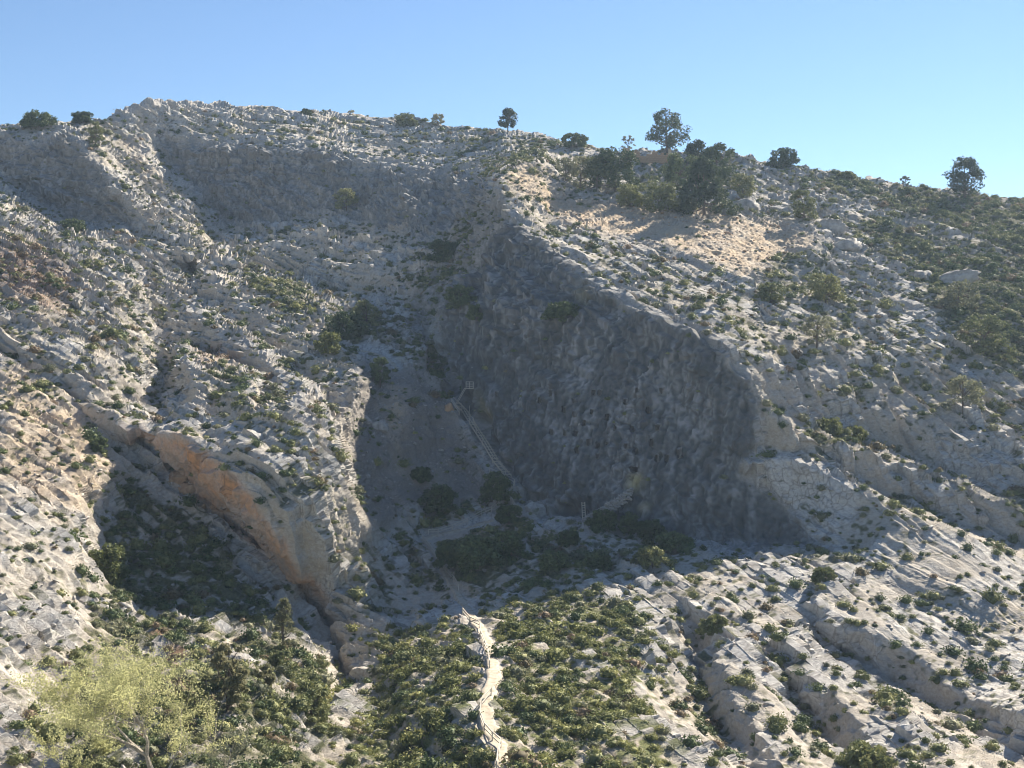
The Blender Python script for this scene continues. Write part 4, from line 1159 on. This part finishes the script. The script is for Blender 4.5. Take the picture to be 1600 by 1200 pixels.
SKYG = 'small trees and bushes along the skyline'
for a in [
 ('pine_tree', 1043, 243, 70, 58, 'pine', 'tallest dark pine standing on the ridge beside the ruined wall'),
 ('pine_tree', 1090, 266, 46, 44, 'pine', 'dark pine just right of the tallest ridge pine'),
 ('pine_tree', 1098, 338, 88, 84, 'cone', 'big dense dark conifer at the top of the ochre rubble patch'),
 ('pine_tree', 960, 300, 64, 60, 'round', 'broad green tree left of the ruined wall below the ridge'),
 ('pine_tree', 985, 323, 34, 40, 'lush', 'small round green tree at the left end of the ochre rubble'),
 ('pine_tree', 1032, 328, 46, 54, 'olive', 'olive green bushy tree between the round tree and the big conifer'),
 ('pine_tree', 906, 292, 52, 38, 'grey', 'pale loose tree on the brow left of the broad green tree'),
 ('pine_tree', 884, 284, 36, 34, 'grey', 'small pale scrubby tree at the edge of the tan ground'),
 ('pine_tree', 792, 208, 36, 30, 'pine', 'small upright pine alone on the skyline left of the ridge grove', SKYG),
 ('pine_tree', 1508, 312, 66, 60, 'pine', 'lone round-crowned pine with a bare trunk on the right skyline', SKYG),
 ('pine_tree', 1227, 260, 26, 38, 'round', 'round dark tree on the skyline right of the ridge grove', SKYG),
 ('shrub_tree', 981, 241, 25, 22, 'sparse', 'thin see-through tree on the ridge left of the tallest pine', SKYG),
 ('shrub_tree', 898, 236, 20, 28, 'round', 'round bush on the skyline where the ridge dips', SKYG),
 ('shrub_tree', 683, 196, 18, 22, 'grey', 'round bluish tree on the middle skyline', SKYG),
 ('shrub_tree', 635, 198, 19, 28, 'olive', 'olive bush on the middle skyline left of the bluish tree', SKYG),
 ('shrub_tree', 548, 182, 10, 12, 'sparse', 'tiny thin tree on the skyline of the bare white summit slope', SKYG),
 ('shrub_tree', 477, 181, 11, 14, 'round', 'tiny dark bush on the skyline of the white summit slope', SKYG),
 ('shrub_tree', 60, 196, 22, 42, 'round', 'wide dark bush on the far left skyline above the shaded cliff', SKYG),
 ('shrub_tree', 128, 192, 16, 26, 'round', 'small dark bush on the left skyline near the white summit', SKYG),
 ('shrub_tree', 149, 230, 40, 22, 'olive', 'upright olive bush on the lit notch of the far left cliff', SKYG),
 ('shrub_tree', 1141, 264, 28, 22, 'sparse', 'bare grey tree on the ridge right of the grove', SKYG),
 ('shrub_tree', 1160, 300, 36, 34, 'olive', 'olive bush just below the ridge right of the big conifer'),
 ('shrub_tree', 1256, 342, 44, 36, 'olive', 'olive tree beside the grey outcrop right of the ochre rubble'),
 ('shrub_tree', 1324, 279, 9, 26, 'lush', 'low flat green bush on the right skyline', SKYG),
 ('shrub_tree', 1414, 291, 15, 16, 'sparse', 'very small tree on the right skyline before the lone pine', SKYG),
 ('shrub_tree', 1208, 474, 34, 40, 'olive', 'dark bush below the tip of the ochre rubble'),
 ('shrub_tree', 1290, 474, 44, 52, 'olive', 'broad olive bush on the white rock right of the ochre rubble'),
 ('shrub_tree', 1280, 540, 50, 44, 'grey', 'pale loose bush above the crest of the big cliff'),
 ('shrub_tree', 1498, 482, 42, 62, 'grey', 'wide pale bush on the right slope below the boulders'),
 ('shrub_tree', 1537, 556, 62, 58, 'olive', 'large olive bush near the right edge casting a dark shadow'),
 ('shrub_tree', 1502, 640, 56, 58, 'grey', 'large pale bush on the right slope above the long shaded ledge'),
 ('shrub_tree', 540, 326, 32, 32, 'olive', 'bush at the foot of the shaded upper cliff'),
 ('shrub_tree', 541, 530, 40, 54, 'round', 'wide dark bush on the lit bench at the shadow edge'),
 ('shrub_tree', 574, 508, 38, 34, 'olive', 'olive bush touching the wide dark bush on the bench'),
 ('shrub_tree', 516, 560, 32, 40, 'lush', 'green bush on the stony lip of the lit bench'),
 ('shrub_tree', 592, 606, 44, 28, 'round', 'upright dark bush on the shaded scree'),
 ('shrub_tree', 115, 366, 22, 34, 'round', 'dark bush on the left slope under the far left cliff'),
 ('shrub_tree', 155, 709, 25, 25, 'round', 'single round dark bush on the tan left slope by the shadow edge'),
 ('shrub_tree', 172, 905, 52, 60, 'lush', 'green bush half in shade on the left ravine side'),
 ('poplar_tree', 440, 1020, 78, 32, 'column', 'slim pale upright tree standing in the shaded ravine'),
 ('shrub_tree', 436, 1050, 34, 22, 'olive', 'small tree directly below the slim upright tree'),
 ('shrub_tree', 487, 1126, 66, 44, 'olive', 'bushy green tree at the mouth of the dark ravine'),
 ('ravine_tree', 356, 1112, 108, 62, 'sage', 'tall grey-green tree right of the pale foreground trees'),
 ('shrub_tree', 413, 1080, 42, 30, 'sage', 'small grey bush between the grey-green tree and the ravine'),
 ('shrub_tree', 296, 1128, 58, 40, 'olive', 'dark olive tree behind the pale foreground trees'),
 ('shrub_tree', 1362, 1218, 44, 72, 'olive', 'wide bush at the bottom edge below the right ribs'),
 ('shrub_tree', 1020, 888, 32, 40, 'olive', 'sunlit bush at the shadow edge below the cliff foot'),
 ('shrub_tree', 1003, 884, 24, 24, 'olive', 'small bush just left of the sunlit bush at the shadow edge'),
 ('shrub_tree', 1284, 912, 26, 34, 'olive', 'green bush on the white rock right of the shadow edge'),
 ('shrub_tree', 1116, 990, 26, 36, 'olive', 'green bush at the head of the left-hand rock rib'),
 ('pine_tree', 1062, 300, 58, 50, 'round', 'dark full tree filling the gap left of the big conifer'),
 ('pine_tree', 1118, 300, 62, 46, 'round', 'dark tree standing behind the big conifer on its right'),
 ('pine_tree', 930, 296, 50, 46, 'olive', 'mid green tree touching the broad green tree on its left'),
 ('bush', 658, 752, 20, 30, 'round', 'dark oval bush alone on the shaded tan scree'),
 ('bush', 686, 800, 42, 46, 'round', 'large dark bush on the scree above the terrace railing'),
 ('bush', 772, 790, 46, 44, 'round', 'dark bush in the bend between stair foot and railing'),
 ('bush', 745, 886, 42, 74, 'round', 'very large dark bush below the terrace path'),
 ('bush', 792, 876, 44, 50, 'round', 'dark bush right of the very large one below the terrace'),
 ('bush', 708, 884, 36, 44, 'round', 'dark bush left of the very large one below the terrace'),
 ('bush', 796, 822, 26, 34, 'round', 'dark bush at the right end of the terrace path'),
 ('bush', 938, 831, 26, 36, 'round', 'rounded dark bush right of the ladder foot'),
 ('bush', 985, 836, 32, 28, 'round', 'upright dark bush between two others at the cliff foot'),
 ('bush', 1016, 852, 30, 40, 'round', 'broad dark bush at the cliff foot below the yellow stain'),
 ('bush', 1058, 862, 24, 54, 'round', 'long low dark bush at the right of the cliff foot'),
 ('bush', 890, 850, 22, 30, 'round', 'dark bush on the shaded rubble left of the ladder'),
 ('bush', 870, 892, 26, 40, 'round', 'dark bush low on the shaded ground below the rubble'),
 ('bush', 935, 888, 24, 38, 'round', 'dark bush near the lower shadow edge'),
 ('bush', 720, 482, 34, 40, 'round', 'dark bush on the upper ledge of the big cliff'),
 ('bush', 742, 500, 24, 26, 'round', 'small dark bush right under the upper ledge bush'),
 ('bush', 878, 500, 26, 44, 'round', 'dark bush on the right part of the cliff ledge'),
 ('bush', 692, 405, 30, 46, 'round', 'dark bush in the shaded cleft left of the cliff top'),
 ('bush', 1300, 672, 22, 44, 'lush', 'green bush filling the trough behind the first rock rib'),
 ('bush', 1335, 688, 20, 36, 'lush', 'green bush at the lower end of the trough behind the first rib'),
]:
    nm, u, v, hp, wp, st, lb = a[:7]
    plant_tree(nm, u, v, hp, wp, st, lb, 'tree' if nm in ('pine_tree', 'poplar_tree', 'ravine_tree') else 'bush', a[7] if len(a) > 7 else None)

# pale spring trees in the near corner, built branch by branch
def branching(seed, h, w, n_main, leaf_mat, leaf_n, leaf_size, bark, spread=1.0, bare=False):
    r = np.random.default_rng(seed)
    mb = MB(); tips = []
    def grow(p, d, L, rad, lvl):
        q = [p]; rr = [rad]
        for k in range(3):
            d = d + r.normal(size=3) * .13 + np.array([0, 0, .05]); d /= np.linalg.norm(d)
            p = p + d * L / 3; q.append(p); rr.append(rad * (1 - .22 * (k + 1)))
        mb.tube(q, rr, 5 if lvl < 2 else 3)
        if lvl >= (3 if not bare else 2):
            tips.append((q[1], d, L)); tips.append((q[2], d, L)); tips.append((q[3], d, L)); return
        for k in range(n_main if lvl == 0 else int(r.integers(3, 5))):
            nd = d + r.normal(size=3) * (.62 if lvl else .75) * np.array([spread, spread, .55]); nd[2] += .34; nd /= np.linalg.norm(nd)
            st = q[3] if k == 0 else q[int(r.integers(1, 4))]
            grow(np.array(st), nd, L * r.uniform(.6, .85), rr[2] * .62, lvl + 1)
            if lvl >= 1: tips.append((np.array(st), nd, L * .6))
    grow(np.zeros(3) + np.array([0, 0, -.3]), np.array([0, 0, 1.]), h * .34, .03 * h * .6, 0)
    c = np.array([t[0] for t in tips]); dd = np.array([t[1] for t in tips]); LL = np.array([t[2] for t in tips])
    # fit the crown to the wanted size
    v_all = np.array(mb.v); ext = np.percentile(np.abs(c[:, :2]), 92); top = np.percentile(c[:, 2], 97)
    sc_ = np.array([w / 2 / ext, w / 2 / ext, h / top * .93])
    mb.v = [tuple(q) for q in (v_all * sc_)]
    wood = mb.mesh('trunk', bark)
    if bare: return None, wood
    k = r.integers(0, len(c), leaf_n)
    pos = (c[k] + dd[k] * (LL[k] * r.uniform(0, 1.0, leaf_n))[:, None] + r.normal(size=(leaf_n, 3)) * .10 * LL[k][:, None]) * sc_
    v, f = leaf_cards(pos, leaf_size, r, 1.0, .6)
    return np_mesh('crown', v, f, [leaf_mat]), wood

def spring_tree(u, v, hp, wp, d, label, seed, n=9000, name='poplar_tree', bare=False, size=.078, mat=None, grp=None):
    if d is None:
        p = surf(u, v)[0]
    else:
        p = Vector(world_pt(u, v, d))
    h, w = hp * p.y / F, wp * p.y / F
    cr, wd = branching(seed, h, w, 5, mat or MAT_PALE, n, size, MAT_BIRCH, .95, bare)
    t = empty(name, p, 0); tag(t, label, 'tree', grp)
    if cr: link('crown', cr, t)
    link('trunk', wd, t)
gp = 'pale green spring trees in the near left corner'
spring_tree(248, 1268, 225, 265, None, 'largest pale yellow-green tree at the bottom left corner with visible branches', 4, 26000, grp=gp)
spring_tree(222, 1150, 122, 112, None, 'smaller pale yellow-green tree rising behind the largest one', 8, 10000, grp=gp)
spring_tree(130, 1240, 90, 110, None, 'low pale yellow-green tree left of the largest one', 15, 7000, grp=gp)
spring_tree(345, 1225, 90, 90, None, 'thin pale tree right of the largest one with few leaves', 21, 1600, grp=gp, mat=MAT_GREY)
spring_tree(334, 1165, 92, 40, None, 'leafless grey trunk forking upward beside the grey-green tree', 12, 0, 'bare_tree', True)
spring_tree(941, 352, 34, 30, None, 'leafless shrub on the left edge of the ochre rubble', 14, 0, 'bare_shrub', True)

# ------------------------------------------------------------------ boulders
for k, (u, v, wp, hp, red, lb) in enumerate([
 (282, 748, 44, 22, 1, 'long orange boulder under the upper end of the overhang'), (296, 764, 34, 22, 1, 'orange boulder just below the long one under the overhang'),
 (318, 792, 14, 14, 1, 'small orange block in the overhang rubble'), (336, 790, 20, 14, 1, 'flat orange block beside the small one under the overhang'),
 (344, 806, 26, 20, 1, 'rounded orange boulder in front of the dark shelter'), (356, 824, 26, 14, 1, 'grey-brown boulder lowest of those before the shelter'),
 (410, 464, 28, 18, 0, 'pale sunlit boulder on the green bench'), (1446, 432, 50, 34, 0, 'grey boulder on the right slope, the rounder of two side by side'),
 (1496, 440, 66, 30, 0, 'wide grey boulder right of the rounder one on the right slope'), (1166, 322, 44, 28, 0, 'dark shaded boulder right of the big conifer'),
 (1206, 324, 38, 22, 0, 'flat dark boulder above the right end of the ochre rubble'), (1300, 362, 46, 34, 0, 'grey outcrop boulder at the right edge of the ochre rubble'),
 (1322, 388, 50, 30, 0, 'lower grey outcrop boulder right of the ochre rubble'), (1408, 808, 26, 16, 0, 'small boulder perched on the rib in the right trough'),
 (1535, 815, 18, 20, 0, 'knob of rock standing on the right rib'), (590, 668, 34, 24, 0, 'pale boulder on the shaded scree'), (572, 655, 24, 16, 0, 'smaller pale boulder left of the one on the shaded scree'),
 (700, 640, 22, 16, 1, 'tan boulder at the top left of the long stair'),
]):
    p, n = surf(u, v)
    r = np.random.default_rng(200 + k)
    o = link('boulder', (RED_BOULDERS if red else BOULDERS)[k % 3])
    o.location = p + Vector((0, 0, .02 * hp * p.y / F)); o.scale = (wp * p.y / F / 2.2, wp * p.y / F / 2.4, hp * p.y / F / 1.25)
    o.rotation_euler = (.15 * r.normal(), .15 * r.normal(), r.uniform(-.5, .5))
    tag(o, lb, 'boulder', 'boulders')

# ------------------------------------------------------------------ garrigue: the largest shrubs one by one, the rest as ground cover
A_ = Q[:-1, :-1]; B_ = Q[:-1, 1:]; C_ = Q[1:, :-1]
area = np.linalg.norm(np.cross(B_ - A_, C_ - A_), axis=-1)
nz = QN[:-1, :-1, 2]
uu_, vv_ = UU[:-1, :-1], VV[:-1, :-1]
hol_ = np.clip(-disp_l[:-1, :-1] * 1.3, -.6, .9)
patch = hol_ + perlin(X / 7, Y / 7, Zc / 7, 201)[:-1, :-1] + .7 * perlin(X / 2.4, Y / 2.4, Zc / 2.4, 202)[:-1, :-1]
vg = z_veg[:-1, :-1]
dens = (.80 - .12 * z_lush[:-1, :-1]) * np.clip(vg, 0, 1) ** 1.15 * np.clip(.62 + .75 * vg * .6 + patch * 1.1, .03, 2) * sstep(.12, .4, nz) * (1 - z_flat[:-1, :-1])
dens += .012 * wall[:-1, :-1] + .02 * z_scree[:-1, :-1]
infr = (uu_ > -160) & (uu_ < 1760) & (vv_ < 1330)
dens = dens * infr
dens[-NB:] *= .3
exp_n = (dens * area).reshape(-1)
r = np.random.default_rng(77)
tot = int(exp_n.sum())
N = min(tot, 34000)
print('shrubs wanted', tot)
pick = r.choice(len(exp_n), N, p=exp_n / exp_n.sum())
ri, ci = np.divmod(pick, NCOL - 1)
a = r.random((N, 2))
pos = A_[ri, ci] + a[:, :1] * (B_ - A_)[ri, ci] + a[:, 1:] * (C_ - A_)[ri, ci]
lush_p = z_lush[ri, ci]; brown_p = z_brown[ri, ci]; vgp = z_veg[ri, ci]
size = np.exp(r.normal(-.58, .48, N)) * (.8 + .5 * vgp) * (1 - .15 * lush_p)
size = np.clip(size, .2, 1.7)
dist = pos[:, 1]
t_ = r.random(N)
kind = np.where(t_ < .18, 0, np.where(t_ < .30, 1, np.where(t_ < .55, 2, np.where(t_ < .74, 3, np.where(t_ < .93, 7, 6)))))
kind = np.where(r.random(N) < lush_p * .7, np.where(r.random(N) < .5, 4, 5), kind)
kind = np.where(r.random(N) < brown_p * .85, 6, kind)
rotz = r.uniform(0, 6.283, N)
U_, V_ = U0 + F * pos[:, 0] / dist, V0 - F * pos[:, 2] / dist
seen = (U_ > 5) & (U_ < 1595) & (V_ < 1192)
rank = np.argsort(-(size / dist) * seen)
solo = rank[:290]; rest = rank[290:]

LANDMARKS = [(775, 1000, 'broad sunlit path'), (757, 1115, 'railed hairpin of the path'), (775, 1190, 'lowest stretch of path'), (740, 960, 'bend into the shade'), (440, 985, 'slim upright ravine tree'),
 (487, 1095, 'tree at the ravine mouth'), (356, 1060, 'tall grey-green tree'), (220, 1120, 'pale green trees'), (172, 880, 'half-shaded ravine bush'), (155, 697, 'lone round bush on tan slope'), (530, 1000, 'lower orange overhang'), (350, 790, 'mid orange overhang'),
 (1117, 975, 'head of left rock rib'), (1267, 1035, 'middle rock rib'), (1425, 1020, 'right rock rib'), (1284, 900, 'green bush past the shadow edge'), (1020, 875, 'sunlit shadow-edge bush'), (1362, 1195, 'wide bottom-edge bush'), (745, 870, 'very large shaded bush'), (1290, 450, 'broad olive bush above the crest'),
 (1537, 530, 'large right-edge bush'), (1502, 610, 'large pale ledge bush'), (1470, 430, 'two grey boulders'), (1160, 420, 'tip of the ochre rubble'), (543, 510, 'wide dark bush on the bench'), (900, 1080, 'green slope right of the path'), (650, 1080, 'green slope left of the path'), (1000, 1100, 'right margin of the green slope'), (560, 1120, 'left margin of the green slope'), (410, 455, 'pale boulder on the bench')]
used_lab = {}
def name_shrub(kw, u, v, lst):
    k = min(range(len(LANDMARKS)), key=lambda q: (LANDMARKS[q][0] - u) ** 2 + (LANDMARKS[q][1] - v) ** 2)
    lu, lv, nm = LANDMARKS[k]
    du, dv = u - lu, v - lv
    h_ = 'right of' if du > 0 else 'left of'; w_ = 'below' if dv > 0 else 'above'
    way = (h_ if abs(dv) < .4 * abs(du) else w_ if abs(du) < .4 * abs(dv) else w_ + ' and ' + h_) + ' the '
    lst.append((kw.strip() + ' shrub ' + way + nm, math.hypot(du, dv), nm))
ORD = ['nearest', 'second nearest', 'third nearest', 'fourth nearest', 'fifth nearest', 'sixth nearest', 'seventh nearest', 'eighth nearest', 'ninth nearest', 'tenth nearest', 'eleventh nearest', 'twelfth nearest']
KW = ['low dark ', 'tall dark ', 'low olive ', 'tall olive ', 'fresh bright ', 'flat bright ', 'dry straw-coloured ', 'greyish ']
names = []
for i in solo: name_shrub(KW[kind[i]], U_[i], V_[i], names)
for n_, i in enumerate(solo):
    o = link('shrub', SHRUBS[kind[i]], None, pos[i] + np.array([0, 0, -.06 * size[i]]))
    s = float(size[i]); o.scale = (s, s, s * float(r.uniform(.85, 1.2))); o.rotation_euler = (0, 0, float(rotz[i]))
    lab, dd_, nm = names[n_]
    same = sorted(d for l, d, _ in names if l == lab)
    if len(same) > 1:
        lab += ', ' + (ORD[same.index(dd_)] if same.index(dd_) < len(ORD) else 'farther off')
    tag(o, lab, 'shrub', 'shrubs by the ' + nm)

def scatter(name, pts, scl, rot, idx, protos, seed=0):
    """ground cover nobody could count: one object, copies set on its points by geometry nodes"""
    lib = bpy.data.collections.new(name + '_kinds')
    for k, me in enumerate(protos):
        lib.objects.link(bpy.data.objects.new('%s_kind_%02d' % (name, k), me))
    me = bpy.data.meshes.new(name)
    me.vertices.add(len(pts)); me.vertices.foreach_set('co', np.asarray(pts, np.float32).reshape(-1))
    for an, typ, arr, key in (('scl', 'FLOAT_VECTOR', scl, 'vector'), ('rot', 'FLOAT_VECTOR', rot, 'vector'), ('idx', 'INT', idx, 'value')):
        at = me.attributes.new(an, typ, 'POINT')
        at.data.foreach_set(key, np.asarray(arr, np.float32 if typ != 'INT' else np.int32).reshape(-1))
    o = link(name, me); o['kind'] = 'stuff'
    ng = bpy.data.node_groups.new(name, 'GeometryNodeTree')
    ng.interface.new_socket('Geometry', in_out='INPUT', socket_type='NodeSocketGeometry')
    ng.interface.new_socket('Geometry', in_out='OUTPUT', socket_type='NodeSocketGeometry')
    gi, go = ng.nodes.new('NodeGroupInput'), ng.nodes.new('NodeGroupOutput')
    ci_ = ng.nodes.new('GeometryNodeCollectionInfo'); ci_.inputs['Collection'].default_value = lib
    ci_.inputs['Separate Children'].default_value = True; ci_.inputs['Reset Children'].default_value = True
    ip = ng.nodes.new('GeometryNodeInstanceOnPoints'); ip.inputs['Pick Instance'].default_value = True
    def na(nm, typ):
        n = ng.nodes.new('GeometryNodeInputNamedAttribute'); n.data_type = typ; n.inputs['Name'].default_value = nm
        return n.outputs['Attribute']
    e2r = ng.nodes.new('FunctionNodeEulerToRotation')
    ng.links.new(na('rot', 'FLOAT_VECTOR'), e2r.inputs[0])
    ng.links.new(gi.outputs[0], ip.inputs['Points']); ng.links.new(ci_.outputs[0], ip.inputs['Instance'])
    ng.links.new(na('idx', 'INT'), ip.inputs['Instance Index']); ng.links.new(e2r.outputs[0], ip.inputs['Rotation'])
    ng.links.new(na('scl', 'FLOAT_VECTOR'), ip.inputs['Scale']); ng.links.new(ip.outputs[0], go.inputs[0])
    md = o.modifiers.new('scatter', 'NODES'); md.node_group = ng
    return o

z0 = np.zeros(len(rest))
hs = size[rest] * r.uniform(.8, 1.2, len(rest))
scatter('undergrowth', pos[rest] - np.stack([z0, z0, .06 * size[rest]], -1), np.stack([size[rest], size[rest], hs], -1), np.stack([z0, z0, rotz[rest]], -1), kind[rest], SHRUBS)

# loose limestone
rd = (.10 * bare[:-1, :-1] * (1 - wall[:-1, :-1]) * (1 - z_slab[:-1, :-1]) * (1 - .6 * vg) + .5 * z_scree[:-1, :-1] + .10 * z_talus[:-1, :-1] + .05) * (1 - z_flat[:-1, :-1]) * (1 - .97 * wall[:-1, :-1]) * infr * sstep(.1, .4, nz)
ex = (rd * area).reshape(-1)
NRK = min(int(ex.sum()), 16000)
print('rubble wanted', int(ex.sum()))
pk = r.choice(len(ex), NRK, p=ex / ex.sum())
ri, ci = np.divmod(pk, NCOL - 1)
rp_ = A_[ri, ci] + r.random((NRK, 1)) * (B_ - A_)[ri, ci] + r.random((NRK, 1)) * (C_ - A_)[ri, ci]
rs = np.clip(np.exp(r.normal(-1.35, .5, NRK)), .1, 1.1) * np.where(z_scree[ri, ci] + z_talus[ri, ci] > .5, .75, 1)
scatter('rubble', rp_, np.stack([rs * r.uniform(.8, 1.3, NRK), rs * r.uniform(.7, 1.2, NRK), rs * r.uniform(.6, 1.1, NRK)], -1), np.stack([.3 * r.normal(size=NRK), .3 * r.normal(size=NRK), r.uniform(0, 6.283, NRK)], -1),
        np.where(z_talus[ri, ci] > .5, 5 + r.integers(0, 3, NRK), r.integers(0, 5, NRK)), ROCKS + RED_ROCKS)
print('done', round(time.time() - T0, 1))

# ------------------------------------------------------------------ the air between
hz = MB(); hz.box((0, 150, 5), (1700, 0, 0), (0, 1700, 0), (0, 0, 130))
hmat = bpy.data.materials.new('haze'); hmat.use_nodes = True
ht = hmat.node_tree; ht.nodes.clear()
hv = ht.nodes.new('ShaderNodeVolumePrincipled'); hv.inputs['Color'].default_value = (.55, .74, 1, 1); hv.inputs['Density'].default_value = HAZE; hv.inputs['Anisotropy'].default_value = .35
hout = ht.nodes.new('ShaderNodeOutputMaterial'); ht.links.new(hv.outputs[0], hout.inputs['Volume'])
ho = hz.build('haze', hmat); ho['kind'] = 'stuff'
